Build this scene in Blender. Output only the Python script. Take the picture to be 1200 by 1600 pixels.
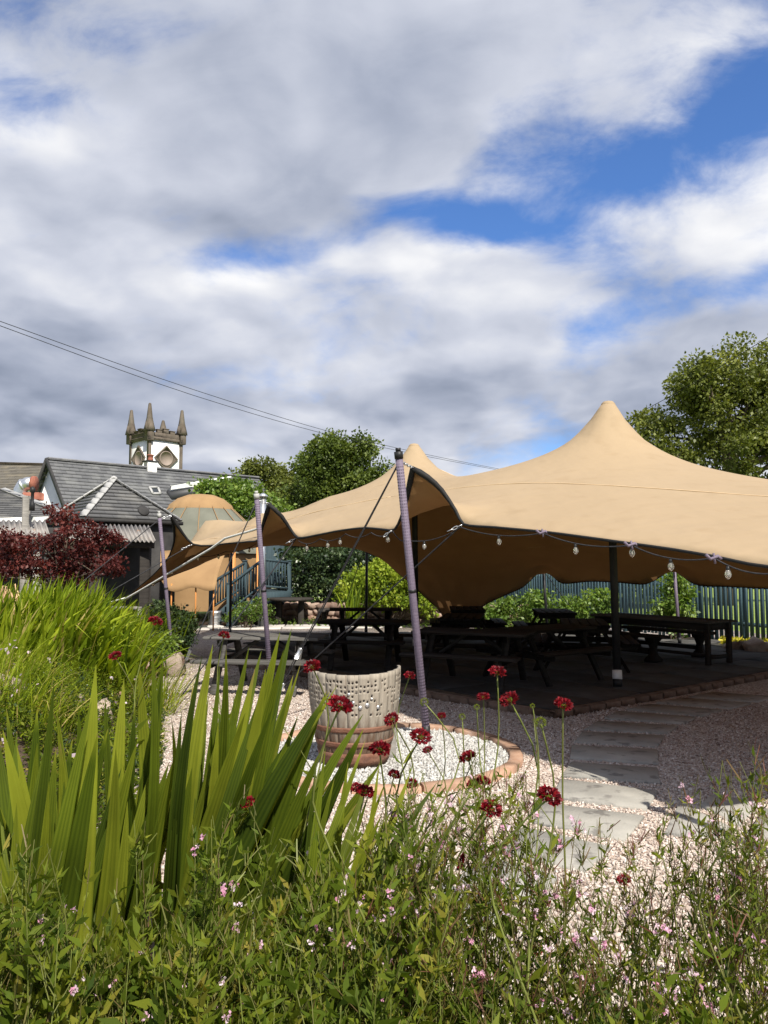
import bpy, math, random
import numpy as np
from mathutils import Vector, Matrix, Euler, noise as mnoise
from mathutils.geometry import delaunay_2d_cdt

for o in list(bpy.data.objects):
    bpy.data.objects.remove(o)
SC = bpy.context.scene
COL = SC.collection
random.seed(7)
RNG = np.random.default_rng(7)
R = math.radians

# ------------------------------------------------------------------ camera
EYE = Vector((0.0, 0.0, 1.68))
FPX = 1200.0                                  # focal length in pixels of the 1200 x 1600 photograph
PITCH = math.atan(85.0 / FPX)
cam_data = bpy.data.cameras.new('camera')
cam_data.sensor_fit = 'VERTICAL'
cam_data.sensor_height = 36.0
cam_data.lens = 36.0 * FPX / 1600.0
cam_data.clip_start = 0.05
cam_data.clip_end = 3000.0
cam = bpy.data.objects.new('camera', cam_data)
cam.location = EYE
cam.rotation_euler = (math.pi / 2 + PITCH, 0, 0)
COL.objects.link(cam)
SC.camera = cam
cam_data.dof.use_dof = False

# ------------------------------------------------------------------ sun direction
SUN_EL = R(50.0)
_h = Vector((0.42, -0.91, 0)).normalized()       # behind the camera and to its right
SUN = Vector((_h.x * math.cos(SUN_EL), _h.y * math.cos(SUN_EL), math.sin(SUN_EL)))
sun_data = bpy.data.lights.new('sun', 'SUN')
sun_data.energy = 5.0
sun_data.angle = R(0.55)
sun_data.color = (1.0, 0.94, 0.84)
sun = bpy.data.objects.new('sun', sun_data)
sun.rotation_euler = (-SUN).to_track_quat('-Z', 'Y').to_euler()
sun.location = (8, -14, 20)
COL.objects.link(sun)

# ------------------------------------------------------------------ exposure
vs = SC.view_settings
vs.view_transform = 'Standard'
vs.look = 'None'
vs.exposure = 0.6
vs.gamma = 1.0
vs.use_curve_mapping = False

# ------------------------------------------------------------------ sky
W = bpy.data.worlds.new('World')
SC.world = W
W.use_nodes = True
def build_world():
    nt = W.node_tree
    N, L = nt.nodes, nt.links
    N.clear()
    out = N.new('ShaderNodeOutputWorld')
    def val(x):
        return x
    def link(a, sock):
        if isinstance(a, (int, float)):
            sock.default_value = a
        else:
            L.new(a, sock)
    def M(op, a, b=0.0, c=0.0, clamp=False):
        n = N.new('ShaderNodeMath'); n.operation = op; n.use_clamp = clamp
        link(a, n.inputs[0]); link(b, n.inputs[1])
        if op in ('MULTIPLY_ADD', 'SMOOTH_MIN'):
            link(c, n.inputs[2])
        return n.outputs[0]
    def sstep(x, lo, hi):
        n = N.new('ShaderNodeMapRange'); n.interpolation_type = 'SMOOTHSTEP'; n.clamp = True
        link(x, n.inputs[0]); n.inputs[1].default_value = lo; n.inputs[2].default_value = hi
        return n.outputs[0]
    def vec(x, y, z):
        n = N.new('ShaderNodeCombineXYZ'); link(x, n.inputs[0]); link(y, n.inputs[1]); link(z, n.inputs[2])
        return n.outputs[0]
    def fbm(v, scale, detail, rough, dist=0.0, lac=2.0):
        n = N.new('ShaderNodeTexNoise'); n.noise_dimensions = '3D'
        L.new(v, n.inputs['Vector']); n.inputs['Scale'].default_value = scale
        n.inputs['Detail'].default_value = detail; n.inputs['Roughness'].default_value = rough
        n.inputs['Distortion'].default_value = dist; n.inputs['Lacunarity'].default_value = lac
        return n.outputs['Fac']
    tc = N.new('ShaderNodeTexCoord')
    sep = N.new('ShaderNodeSeparateXYZ'); L.new(tc.outputs['Generated'], sep.inputs[0])
    x, y, z = sep.outputs
    zc = M('MAXIMUM', z, 0.0)
    den = M('ADD', zc, 0.30)
    u = M('DIVIDE', x, den); v = M('DIVIDE', y, den)
    P = vec(u, v, 0.0)
    # direction coordinates ahead of the place (tangents of the view angles)
    ys = M('MAXIMUM', y, 0.08)
    tx = M('DIVIDE', x, ys); tz = M('DIVIDE', z, ys)
    ahead = sstep(y, 0.1, 0.35)
    def blob(px, py, rx, ry, amp, ang=0.0):
        cx, cz = (px - 600) / FPX, (885 - py) / FPX
        rx, ry = rx / FPX, ry / FPX
        dx = M('SUBTRACT', tx, cx); dz = M('SUBTRACT', tz, cz)
        ca, sa = math.cos(ang), math.sin(ang)
        a = M('ADD', M('MULTIPLY', dx, ca / rx), M('MULTIPLY', dz, sa / rx))
        b = M('ADD', M('MULTIPLY', dx, -sa / ry), M('MULTIPLY', dz, ca / ry))
        q = M('ADD', M('MULTIPLY', a, a), M('MULTIPLY', b, b))
        e = M('POWER', 2.718, M('MULTIPLY', q, -1.0))
        return M('MULTIPLY', M('MULTIPLY', e, amp), ahead)
    def addall(items):
        s = items[0]
        for i in items[1:]:
            s = M('ADD', s, i)
        return s
    # ---- blue gaps (negative) and heavy banks (positive)
    wis = M('MULTIPLY', M('SUBTRACT', fbm(vec(M('ADD', tx, M('MULTIPLY', tz, -0.35)), M('MULTIPLY', tz, 1.7), 0.0), 5.5, 8.0, 0.60, 0.35), 0.5), 0.60)
    bias = addall([ wis,
        blob(960, 255, 380, 75, -0.19, R(18)),
        blob(770, 335, 150, 34, -0.15, R(-8)),
        blob(640, 310, 90, 40, -0.08, 0),
        blob(1120, 450, 230, 45, -0.17, R(12)),
        blob(1190, 120, 140, 60, -0.12, R(20)),
        blob(385, 400, 100, 45, -0.16, 0),
        blob(0, 130, 90, 50, -0.07, R(-30)),
        blob(450, 590, 260, 30, -0.07, R(-6)),
        blob(330, 220, 460, 210, 0.20, R(14)),
        blob(780, 420, 190, 55, 0.16, R(-10)),
        blob(300, 650, 600, 90, 0.16, 0),
        blob(900, 590, 300, 60, 0.08, 0),
    ])
    warp = N.new('ShaderNodeTexNoise'); warp.noise_dimensions = '3D'
    L.new(P, warp.inputs['Vector']); warp.inputs['Scale'].default_value = 2.0; warp.inputs['Detail'].default_value = 3
    wsub = N.new('ShaderNodeVectorMath'); wsub.operation = 'SUBTRACT'; L.new(warp.outputs['Color'], wsub.inputs[0]); wsub.inputs[1].default_value = (.5, .5, .5)
    wmul = N.new('ShaderNodeVectorMath'); wmul.operation = 'SCALE'; L.new(wsub.outputs[0], wmul.inputs[0]); wmul.inputs['Scale'].default_value = 0.22
    padd = N.new('ShaderNodeVectorMath'); padd.operation = 'ADD'; L.new(P, padd.inputs[0]); L.new(wmul.outputs[0], padd.inputs[1])
    PW = padd.outputs[0]
    f1 = fbm(PW, 1.7, 8.0, 0.50)
    off = N.new('ShaderNodeVectorMath'); off.operation = 'ADD'; L.new(PW, off.inputs[0])
    off.inputs[1].default_value = (SUN.x * 0.16, SUN.y * 0.16, 0.0)
    f1s = fbm(off.outputs[0], 1.7, 4.0, 0.48)
    cover = addall([f1, bias, 0.085])
    alpha = sstep(cover, 0.33, 0.64)
    # brightness: sun-facing slopes bright, thick middles grey
    slope = M('SUBTRACT', f1, f1s)
    thick = sstep(cover, 0.50, 0.90)
    big = fbm(PW, 0.9, 3.0, 0.5)
    lum = addall([0.70, M('MULTIPLY', slope, 2.5), M('MULTIPLY', thick, -0.26), M('MULTIPLY', M('SUBTRACT', big, 0.5), 0.45), M('MULTIPLY', wis, 0.45)])
    lum = addall([lum,
                  blob(260, 260, 330, 190, 0.06, R(0)),
                  blob(740, 385, 170, 45, 0.20, R(-8)),
                  blob(1140, 350, 140, 45, 0.16, 0),
                  blob(480, 560, 200, 40, 0.14, 0),
                  blob(200, 640, 340, 60, -0.13, 0), blob(840, 620, 260, 60, -0.13, 0),
                  blob(850, 495, 230, 36, -0.16, 0), blob(240, 350, 300, 40, -0.10, R(-5))])
    lum = M('MINIMUM', M('MAXIMUM', lum, 0.0), 1.0)
    ramp = N.new('ShaderNodeValToRGB'); L.new(lum, ramp.inputs[0])
    el = ramp.color_ramp.elements
    el[0].position = 0.15; el[0].color = (0.20, 0.24, 0.33, 1)
    el[1].position = 1.0; el[1].color = (0.92, 0.92, 0.93, 1)
    e = el.new(0.42); e.color = (0.39, 0.43, 0.535, 1)
    e = el.new(0.70); e.color = (0.61, 0.64, 0.73, 1)
    sky = N.new('ShaderNodeTexSky'); sky.sky_type = 'NISHITA'; sky.sun_disc = False
    sky.sun_elevation = SUN_EL
    sky.sun_rotation = math.atan2(SUN.x, SUN.y)
    sky.altitude = 20; sky.air_density = 1.0; sky.dust_density = 0.4; sky.ozone_density = 2.5
    tn = N.new('ShaderNodeMix'); tn.data_type = 'RGBA'; tn.blend_type = 'MULTIPLY'; tn.inputs[0].default_value = 1.0; L.new(sky.outputs[0], tn.inputs[6]); tn.inputs[7].default_value = (.62, .88, 1.25, 1)
    bs = N.new('ShaderNodeBackground'); L.new(tn.outputs[2], bs.inputs[0]); bs.inputs[1].default_value = 0.095
    bc = N.new('ShaderNodeBackground'); L.new(ramp.outputs[0], bc.inputs[0]); bc.inputs[1].default_value = 0.71
    mix = N.new('ShaderNodeMixShader')
    L.new(alpha, mix.inputs[0]); L.new(bs.outputs[0], mix.inputs[1]); L.new(bc.outputs[0], mix.inputs[2])
    L.new(mix.outputs[0], out.inputs[0])
build_world()

# ------------------------------------------------------------------ pixel -> place
_f = Vector((0, math.cos(PITCH), math.sin(PITCH))); _u = Vector((0, -math.sin(PITCH), math.cos(PITCH)))
def ray(px, py):
    return _f + Vector(((px - 600) / FPX, 0, 0)) + _u * ((800 - py) / FPX)
def A(px, py, Y):
    d = ray(px, py)
    return EYE + d * (Y / d.y)
def G(px, py, z=0.0):
    d = ray(px, py)
    return EYE + d * ((z - EYE.z) / d.z)

# ------------------------------------------------------------------ mesh helpers
def np_mesh(name, V, Fs, tint=None, smooth=False):
    """V: n x 3; Fs: list of k x 3 / k x 4 arrays"""
    me = bpy.data.meshes.new(name)
    V = np.asarray(V, dtype=np.float32).reshape(-1, 3)
    Fs = [np.asarray(f, dtype=np.int32) for f in Fs if len(f)]
    me.vertices.add(len(V)); me.vertices.foreach_set('co', V.ravel())
    nl = sum(f.size for f in Fs); nf = sum(len(f) for f in Fs)
    me.loops.add(nl); me.polygons.add(nf)
    me.loops.foreach_set('vertex_index', np.concatenate([f.ravel() for f in Fs]))
    st = []; c = 0
    for f in Fs:
        k = f.shape[1]; st.append(np.arange(len(f), dtype=np.int32) * k + c); c += f.size
    me.polygons.foreach_set('loop_start', np.concatenate(st))
    if smooth:
        me.polygons.foreach_set('use_smooth', np.ones(nf, dtype=bool))
    me.update(calc_edges=True)
    if tint is not None:
        a = me.attributes.new('tint', 'FLOAT', 'POINT')
        a.data.foreach_set('value', np.asarray(tint, dtype=np.float32).ravel())
    me.validate()
    return me

class MB:
    def __init__(s):
        s.V = []; s.F3 = []; s.F4 = []; s.T = []; s.n = 0
    def add(s, V, F, tint=0.5):
        V = np.asarray(V, dtype=np.float64).reshape(-1, 3)
        for f in F:
            (s.F3 if len(f) == 3 else s.F4).append([i + s.n for i in f])
        s.V.append(V)
        s.T.append(np.full(len(V), tint) if np.isscalar(tint) else np.asarray(tint))
        s.n += len(V)
        return s
    def addnp(s, V, F, tint=0.5):
        V = np.asarray(V, dtype=np.float64).reshape(-1, 3); F = np.asarray(F) + s.n
        (s.F3 if F.shape[1] == 3 else s.F4).extend(F.tolist())
        s.V.append(V); s.T.append(np.full(len(V), tint) if np.isscalar(tint) else np.asarray(tint)); s.n += len(V)
        return s
    def box(s, c, size, M=None, ch=0.0, tint=0.5):
        V, F = box_vf(size, ch)
        V = np.array(V)
        if M is not None:
            V = V @ np.array(M.to_3x3()).T
        s.add(V + np.array(c), F, tint); return s
    def beam(s, a, b, w, h, up=(0, 0, 1), ch=0.0, tint=0.5):
        a, b = Vector(a), Vector(b)
        x = (b - a); L = x.length; x = x / L
        upv = Vector(up)
        if abs(x.dot(upv)) > 0.98:
            upv = Vector((0, 1, 0))
        y = upv.cross(x).normalized(); z = x.cross(y)
        M = Matrix((x, y, z)).transposed()
        return s.box((a + b) / 2, (L, w, h), M, ch, tint)
    def tube(s, pts, rad, n=6, cap=True, tint=0.5):
        pts = [Vector(p) for p in pts]; k = len(pts)
        if np.isscalar(rad): rad = [rad] * k
        V = []; F = []
        prev = None
        for i, p in enumerate(pts):
            d = (pts[min(i + 1, k - 1)] - pts[max(i - 1, 0)])
            d = d.normalized() if d.length > 1e-9 else Vector((0, 0, 1))
            if prev is None:
                a = Vector((1, 0, 0)) if abs(d.x) < 0.8 else Vector((0, 1, 0))
            else:
                a = prev
            y = (a - d * a.dot(d)).normalized(); prev = y; z = d.cross(y)
            for j in range(n):
                t = 2 * math.pi * j / n
                V.append(p + (y * math.cos(t) + z * math.sin(t)) * rad[i])
        for i in range(k - 1):
            for j in range(n):
                F.append((i * n + j, i * n + (j + 1) % n, (i + 1) * n + (j + 1) % n, (i + 1) * n + j))
        if cap:
            c0 = len(V); V.append(pts[0]); V.append(pts[-1])
            for j in range(n):
                F.append((c0, (j + 1) % n, j)); F.append((c0 + 1, (k - 1) * n + j, (k - 1) * n + (j + 1) % n))
        s.add([tuple(v) for v in V], F, tint); return s
    def lathe(s, prof, n=16, c=(0, 0, 0), cap=True, tint=0.5, a0=0.0):
        V = []; F = []; k = len(prof)
        for r, z in prof:
            for j in range(n):
                t = a0 + 2 * math.pi * j / n
                V.append((c[0] + r * math.cos(t), c[1] + r * math.sin(t), c[2] + z))
        for i in range(k - 1):
            for j in range(n):
                F.append((i * n + j, i * n + (j + 1) % n, (i + 1) * n + (j + 1) % n, (i + 1) * n + j))
        if cap:
            c0 = len(V); V.append((c[0], c[1], c[2] + prof[0][1])); V.append((c[0], c[1], c[2] + prof[-1][1]))
            for j in range(n):
                F.append((c0, (j + 1) % n, j)); F.append((c0 + 1, (k - 1) * n + j, (k - 1) * n + (j + 1) % n))
        s.add(V, F, tint); return s
    def prism(s, poly, z0, z1, tint=0.5):
        n = len(poly)
        V = [(p[0], p[1], z0) for p in poly] + [(p[0], p[1], z1) for p in poly]
        me_F = [(i, (i + 1) % n, n + (i + 1) % n, n + i) for i in range(n)]
        s.add(V, me_F, tint)
        b = s.n - 2 * n
        for i in range(1, n - 1):
            s.F3.append([b + n, b + n + i, b + n + i + 1]); s.F3.append([b, b + i + 1, b + i])
        return s
    def mesh(s, name, smooth=False, tint=False):
        return np_mesh(name, np.concatenate(s.V), [s.F3, s.F4], np.concatenate(s.T) if tint else None, smooth)

def box_vf(size, ch=0.0):
    x, y, z = [q / 2 for q in size]
    if ch <= 0:
        V = [(-x, -y, -z), (x, -y, -z), (x, y, -z), (-x, y, -z), (-x, -y, z), (x, -y, z), (x, y, z), (-x, y, z)]
        F = [(0, 3, 2, 1), (4, 5, 6, 7), (0, 1, 5, 4), (1, 2, 6, 5), (2, 3, 7, 6), (3, 0, 4, 7)]
        return V, F
    c = min(ch, x * .9, y * .9, z * .9)
    V = []; idx = {}
    for sx in (-1, 1):
        for sy in (-1, 1):
            for sz in (-1, 1):
                for ax in range(3):
                    p = [sx * (x - c), sy * (y - c), sz * (z - c)]
                    p[ax] = (sx * x, sy * y, sz * z)[ax]
                    idx[(sx, sy, sz, ax)] = len(V); V.append(tuple(p))
    F = []
    def face(ax, sg):
        o = [a for a in range(3) if a != ax]
        ks = []
        for a, b in ((-1, -1), (1, -1), (1, 1), (-1, 1)):
            k = [0, 0, 0]; k[ax] = sg; k[o[0]] = a; k[o[1]] = b
            ks.append(idx[(k[0], k[1], k[2], ax)])
        flip = (sg == 1) == (ax == 1)
        F.append(tuple(reversed(ks)) if flip else tuple(ks))
    for ax in range(3):
        for sg in (-1, 1): face(ax, sg)
    for a in range(3):
        b, c2 = [q for q in range(3) if q != a]
        for sb in (-1, 1):
            for scn in (-1, 1):
                k1 = [0, 0, 0]; k1[b] = sb; k1[c2] = scn; k1[a] = -1
                k2 = list(k1); k2[a] = 1
                q = (idx[(*k1, b)], idx[(*k2, b)], idx[(*k2, c2)], idx[(*k1, c2)])
                F.append(q)
    for sx in (-1, 1):
        for sy in (-1, 1):
            for sz in (-1, 1):
                F.append((idx[(sx, sy, sz, 0)], idx[(sx, sy, sz, 1)], idx[(sx, sy, sz, 2)]))
    return V, F

def link(o):
    COL.objects.link(o); return o
def obj(name, me, mat, parent=None, local=False, loc=None, rot=None, kind=None, label=None):
    """one mesh object; with a parent and local=False the mesh is in world coordinates"""
    o = bpy.data.objects.new(name, me)
    if mat is not None:
        if len(me.materials) == 0: me.materials.append(mat)
    if loc is not None: o.location = loc
    if rot is not None: o.rotation_euler = rot
    if parent is not None:
        o.parent = parent
        if not local:
            o.matrix_parent_inverse = parent.matrix_basis.inverted()
    if kind: o['kind'] = kind
    if label: o['label'] = label
    return link(o)
def tag(o, label, cat, group=None, kind=None):
    o['label'] = label; o['category'] = cat
    if group: o['group'] = group
    if kind: o['kind'] = kind
    return o
def thing(name, label, cat, loc=(0, 0, 0), rz=0.0, group=None):
    o = bpy.data.objects.new(name, None)
    o.empty_display_size = 0.2
    o.location = loc; o.rotation_euler = (0, 0, rz)
    link(o); o.matrix_basis = Matrix.Translation(Vector(loc)) @ Matrix.Rotation(rz, 4, 'Z')
    return tag(o, label, cat, group)
def copy_tree(o, loc, rz, label, parent=None):
    r = o.copy(); link(r)
    if parent is None:
        r.location = loc; r.rotation_euler = (0, 0, rz)
        if label: r['label'] = label
    else:
        r.parent = parent
    for ch in [c for c in bpy.data.objects if c.parent == o]:
        copy_tree(ch, None, None, None, r)
    return r

# ------------------------------------------------------------------ materials
MATS = {}
def nodes(m):
    m.use_nodes = True
    nt = m.node_tree; nt.nodes.clear()
    return nt, nt.nodes, nt.links
def mat(name, c1, c2=None, scale=6.0, rough=0.8, bump=0.0, bscale=40.0, detail=6.0, metallic=0.0, spec=0.3,
        stretch=None, var=0.0, spots=None, contrast=(0.35, 0.65), bdist=0.01, trans=0.0):
    """two colours blended by noise, per-object variation, noise relief"""
    m = bpy.data.materials.new(name); nt, N, L = nodes(m)
    out = N.new('ShaderNodeOutputMaterial'); bs = N.new('ShaderNodeBsdfPrincipled')
    tc = N.new('ShaderNodeTexCoord'); mp = N.new('ShaderNodeMapping'); L.new(tc.outputs['Object'], mp.inputs[0])
    if stretch: mp.inputs['Scale'].default_value = stretch
    c2 = c2 or c1
    nz = N.new('ShaderNodeTexNoise'); L.new(mp.outputs[0], nz.inputs[0]); nz.inputs['Scale'].default_value = scale; nz.inputs['Detail'].default_value = detail; nz.inputs['Roughness'].default_value = .6
    oi = N.new('ShaderNodeObjectInfo')
    mpl = N.new('ShaderNodeVectorMath'); mpl.operation = 'SCALE'; mpl.inputs['Scale'].default_value = 13.0
    # shift the noise per object so that copies differ
    cx = N.new('ShaderNodeCombineXYZ'); L.new(oi.outputs['Random'], cx.inputs[0]); L.new(oi.outputs['Random'], cx.inputs[1])
    L.new(cx.outputs[0], mpl.inputs[0]); L.new(mpl.outputs[0], mp.inputs['Location'])
    mr = N.new('ShaderNodeMapRange'); L.new(nz.outputs['Fac'], mr.inputs[0]); mr.inputs[1].default_value = contrast[0]; mr.inputs[2].default_value = contrast[1]
    mx = N.new('ShaderNodeMix'); mx.data_type = 'RGBA'
    L.new(mr.outputs[0], mx.inputs[0]); mx.inputs[6].default_value = (*c1, 1); mx.inputs[7].default_value = (*c2, 1)
    col = mx.outputs[2]
    if spots:
        n2 = N.new('ShaderNodeTexNoise'); L.new(mp.outputs[0], n2.inputs[0]); n2.inputs['Scale'].default_value = spots[1]; n2.inputs['Detail'].default_value = 5
        m2 = N.new('ShaderNodeMapRange'); L.new(n2.outputs['Fac'], m2.inputs[0]); m2.inputs[1].default_value = spots[2]; m2.inputs[2].default_value = spots[2] + .08
        x2 = N.new('ShaderNodeMix'); x2.data_type = 'RGBA'; L.new(m2.outputs[0], x2.inputs[0]); L.new(col, x2.inputs[6]); x2.inputs[7].default_value = (*spots[0], 1)
        col = x2.outputs[2]
    if var > 0:
        hs = N.new('ShaderNodeHueSaturation'); L.new(col, hs.inputs['Color'])
        mv = N.new('ShaderNodeMapRange'); L.new(oi.outputs['Random'], mv.inputs[0]); mv.inputs[3].default_value = 1 - var; mv.inputs[4].default_value = 1 + var
        L.new(mv.outputs[0], hs.inputs['Value']); col = hs.outputs[0]
    L.new(col, bs.inputs['Base Color'])
    bs.inputs['Roughness'].default_value = rough; bs.inputs['Metallic'].default_value = metallic
    bs.inputs['Specular IOR Level'].default_value = spec
    if bump > 0:
        nb = N.new('ShaderNodeTexNoise'); L.new(mp.outputs[0], nb.inputs[0]); nb.inputs['Scale'].default_value = bscale; nb.inputs['Detail'].default_value = 5
        bp = N.new('ShaderNodeBump'); bp.inputs['Strength'].default_value = bump; bp.inputs['Distance'].default_value = bdist
        L.new(nb.outputs['Fac'], bp.inputs['Height']); L.new(bp.outputs[0], bs.inputs['Normal'])
    if trans > 0:
        tr = N.new('ShaderNodeBsdfTranslucent'); L.new(col, tr.inputs[0])
        ms = N.new('ShaderNodeMixShader'); ms.inputs[0].default_value = trans
        L.new(bs.outputs[0], ms.inputs[1]); L.new(tr.outputs[0], ms.inputs[2]); L.new(ms.outputs[0], out.inputs[0])
    else:
        L.new(bs.outputs[0], out.inputs[0])
    MATS[name] = m
    return m
def leafmat(name, stops, trans=0.4, rough=0.5, spec=0.35, tcol=(1.15, 1.1, 0.5), streak=None):
    """colour from the 'tint' attribute through a ramp; thin leaf that lets light through"""
    m = bpy.data.materials.new(name); nt, N, L = nodes(m)
    out = N.new('ShaderNodeOutputMaterial'); bs = N.new('ShaderNodeBsdfPrincipled')
    at = N.new('ShaderNodeAttribute'); at.attribute_name = 'tint'
    rp = N.new('ShaderNodeValToRGB'); L.new(at.outputs['Fac'], rp.inputs[0])
    el = rp.color_ramp.elements
    el[0].position = stops[0][0]; el[0].color = (*stops[0][1], 1)
    el[1].position = stops[-1][0]; el[1].color = (*stops[-1][1], 1)
    for p, c in stops[1:-1]:
        e = el.new(p); e.color = (*c, 1)
    col = rp.outputs[0]
    tc = N.new('ShaderNodeTexCoord'); nz = N.new('ShaderNodeTexNoise'); L.new(tc.outputs['Object'], nz.inputs[0]); nz.inputs['Scale'].default_value = 9.0 if not streak else streak
    nz.inputs['Detail'].default_value = 4
    hs = N.new('ShaderNodeHueSaturation'); L.new(col, hs.inputs['Color'])
    mv = N.new('ShaderNodeMapRange'); L.new(nz.outputs['Fac'], mv.inputs[0]); mv.inputs[1].default_value = .3; mv.inputs[2].default_value = .7; mv.inputs[3].default_value = .78; mv.inputs[4].default_value = 1.22
    L.new(mv.outputs[0], hs.inputs['Value']); col = hs.outputs[0]
    L.new(col, bs.inputs['Base Color']); bs.inputs['Roughness'].default_value = rough; bs.inputs['Specular IOR Level'].default_value = spec
    tr = N.new('ShaderNodeBsdfTranslucent')
    vm = N.new('ShaderNodeVectorMath'); vm.operation = 'MULTIPLY'; L.new(col, vm.inputs[0]); vm.inputs[1].default_value = tcol
    L.new(vm.outputs[0], tr.inputs[0])
    ms = N.new('ShaderNodeMixShader'); ms.inputs[0].default_value = trans
    L.new(bs.outputs[0], ms.inputs[1]); L.new(tr.outputs[0], ms.inputs[2]); L.new(ms.outputs[0], out.inputs[0])
    MATS[name] = m
    return m
def slatemat(name, c1, c2, bw, bh, rough=0.55, moss=None):
    """small slates drawn on built courses, mapped by the mesh's UV in metres"""
    m = bpy.data.materials.new(name); nt, N, L = nodes(m)
    out = N.new('ShaderNodeOutputMaterial'); bs = N.new('ShaderNodeBsdfPrincipled')
    uv = N.new('ShaderNodeUVMap')
    bk = N.new('ShaderNodeTexBrick'); L.new(uv.outputs[0], bk.inputs['Vector'])
    bk.inputs['Scale'].default_value = 1.0; bk.inputs['Brick Width'].default_value = bw; bk.inputs['Row Height'].default_value = bh
    bk.inputs['Mortar Size'].default_value = 0.006; bk.inputs['Color1'].default_value = (*c1, 1); bk.inputs['Color2'].default_value = (*c2, 1)
    bk.inputs['Mortar'].default_value = (c1[0] * .45, c1[1] * .45, c1[2] * .45, 1); bk.inputs['Bias'].default_value = -0.1
    nz = N.new('ShaderNodeTexNoise'); L.new(uv.outputs[0], nz.inputs[0]); nz.inputs['Scale'].default_value = 1.3; nz.inputs['Detail'].default_value = 8
    mr = N.new('ShaderNodeMapRange'); L.new(nz.outputs['Fac'], mr.inputs[0]); mr.inputs[1].default_value = .5; mr.inputs[2].default_value = .75
    mx = N.new('ShaderNodeMix'); mx.data_type = 'RGBA'; L.new(mr.outputs[0], mx.inputs[0]); L.new(bk.outputs[0], mx.inputs[6]); mx.inputs[7].default_value = (*(moss or (c2[0]*1.4, c2[1]*1.4, c2[2]*1.35)), 1)
    L.new(mx.outputs[2], bs.inputs['Base Color']); bs.inputs['Roughness'].default_value = rough
    bp = N.new('ShaderNodeBump'); bp.inputs['Strength'].default_value = .5; bp.inputs['Distance'].default_value = .01
    L.new(bk.outputs['Fac'], bp.inputs['Height']); bp.invert = True; L.new(bp.outputs[0], bs.inputs['Normal'])
    L.new(bs.outputs[0], out.inputs[0])
    return m
def tintmat(name, stops, rough=0.85, bump=0.0, bscale=60, spec=0.25):
    """colour from the per-stone 'tint' attribute"""
    m = bpy.data.materials.new(name); nt, N, L = nodes(m)
    out = N.new('ShaderNodeOutputMaterial'); bs = N.new('ShaderNodeBsdfPrincipled')
    at = N.new('ShaderNodeAttribute'); at.attribute_name = 'tint'
    rp = N.new('ShaderNodeValToRGB'); L.new(at.outputs['Fac'], rp.inputs[0])
    el = rp.color_ramp.elements
    el[0].position = stops[0][0]; el[0].color = (*stops[0][1], 1); el[1].position = stops[-1][0]; el[1].color = (*stops[-1][1], 1)
    for p, c in stops[1:-1]:
        e = el.new(p); e.color = (*c, 1)
    tc = N.new('ShaderNodeTexCoord'); nz = N.new('ShaderNodeTexNoise'); L.new(tc.outputs['Object'], nz.inputs[0]); nz.inputs['Scale'].default_value = bscale; nz.inputs['Detail'].default_value = 4
    hs = N.new('ShaderNodeHueSaturation'); L.new(rp.outputs[0], hs.inputs['Color'])
    mv = N.new('ShaderNodeMapRange'); L.new(nz.outputs['Fac'], mv.inputs[0]); mv.inputs[1].default_value = .3; mv.inputs[2].default_value = .7; mv.inputs[3].default_value = .75; mv.inputs[4].default_value = 1.2
    L.new(mv.outputs[0], hs.inputs['Value'])
    L.new(hs.outputs[0], bs.inputs['Base Color']); bs.inputs['Roughness'].default_value = rough; bs.inputs['Specular IOR Level'].default_value = spec
    if bump:
        bp = N.new('ShaderNodeBump'); bp.inputs['Strength'].default_value = bump; bp.inputs['Distance'].default_value = .01
        L.new(nz.outputs['Fac'], bp.inputs['Height']); L.new(bp.outputs[0], bs.inputs['Normal'])
    L.new(bs.outputs[0], out.inputs[0])
    return m
GRAVEL_STOPS = [(0.0, (.17, .115, .095)), (.25, (.33, .26, .215)), (.55, (.46, .385, .33)), (.8, (.55, .48, .425)), (1.0, (.66, .61, .56))]
WHITE_STOPS = [(0.0, (.22, .21, .19)), (.4, (.40, .39, .37)), (1.0, (.55, .545, .52))]
def gravelmat(name, stops, scale):
    """stones too small to build: one colour for each cell, with relief"""
    m = bpy.data.materials.new(name); nt, N, L = nodes(m)
    out = N.new('ShaderNodeOutputMaterial'); bs = N.new('ShaderNodeBsdfPrincipled')
    tc = N.new('ShaderNodeTexCoord'); vo = N.new('ShaderNodeTexVoronoi'); L.new(tc.outputs['Object'], vo.inputs['Vector']); vo.inputs['Scale'].default_value = scale
    wn = N.new('ShaderNodeSeparateColor'); L.new(vo.outputs['Color'], wn.inputs[0])
    rp = N.new('ShaderNodeValToRGB'); L.new(wn.outputs[0], rp.inputs[0])
    el = rp.color_ramp.elements
    el[0].position = stops[0][0]; el[0].color = (*stops[0][1], 1); el[1].position = stops[-1][0]; el[1].color = (*stops[-1][1], 1)
    for p, c in stops[1:-1]:
        e = el.new(p); e.color = (*c, 1)
    L.new(rp.outputs[0], bs.inputs['Base Color']); bs.inputs['Roughness'].default_value = .9; bs.inputs['Specular IOR Level'].default_value = .2
    bp = N.new('ShaderNodeBump'); bp.invert = True; bp.inputs['Strength'].default_value = 1.0; bp.inputs['Distance'].default_value = .018
    L.new(vo.outputs['Distance'], bp.inputs['Height']); L.new(bp.outputs[0], bs.inputs['Normal'])
    L.new(bs.outputs[0], out.inputs[0])
    return m

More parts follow.
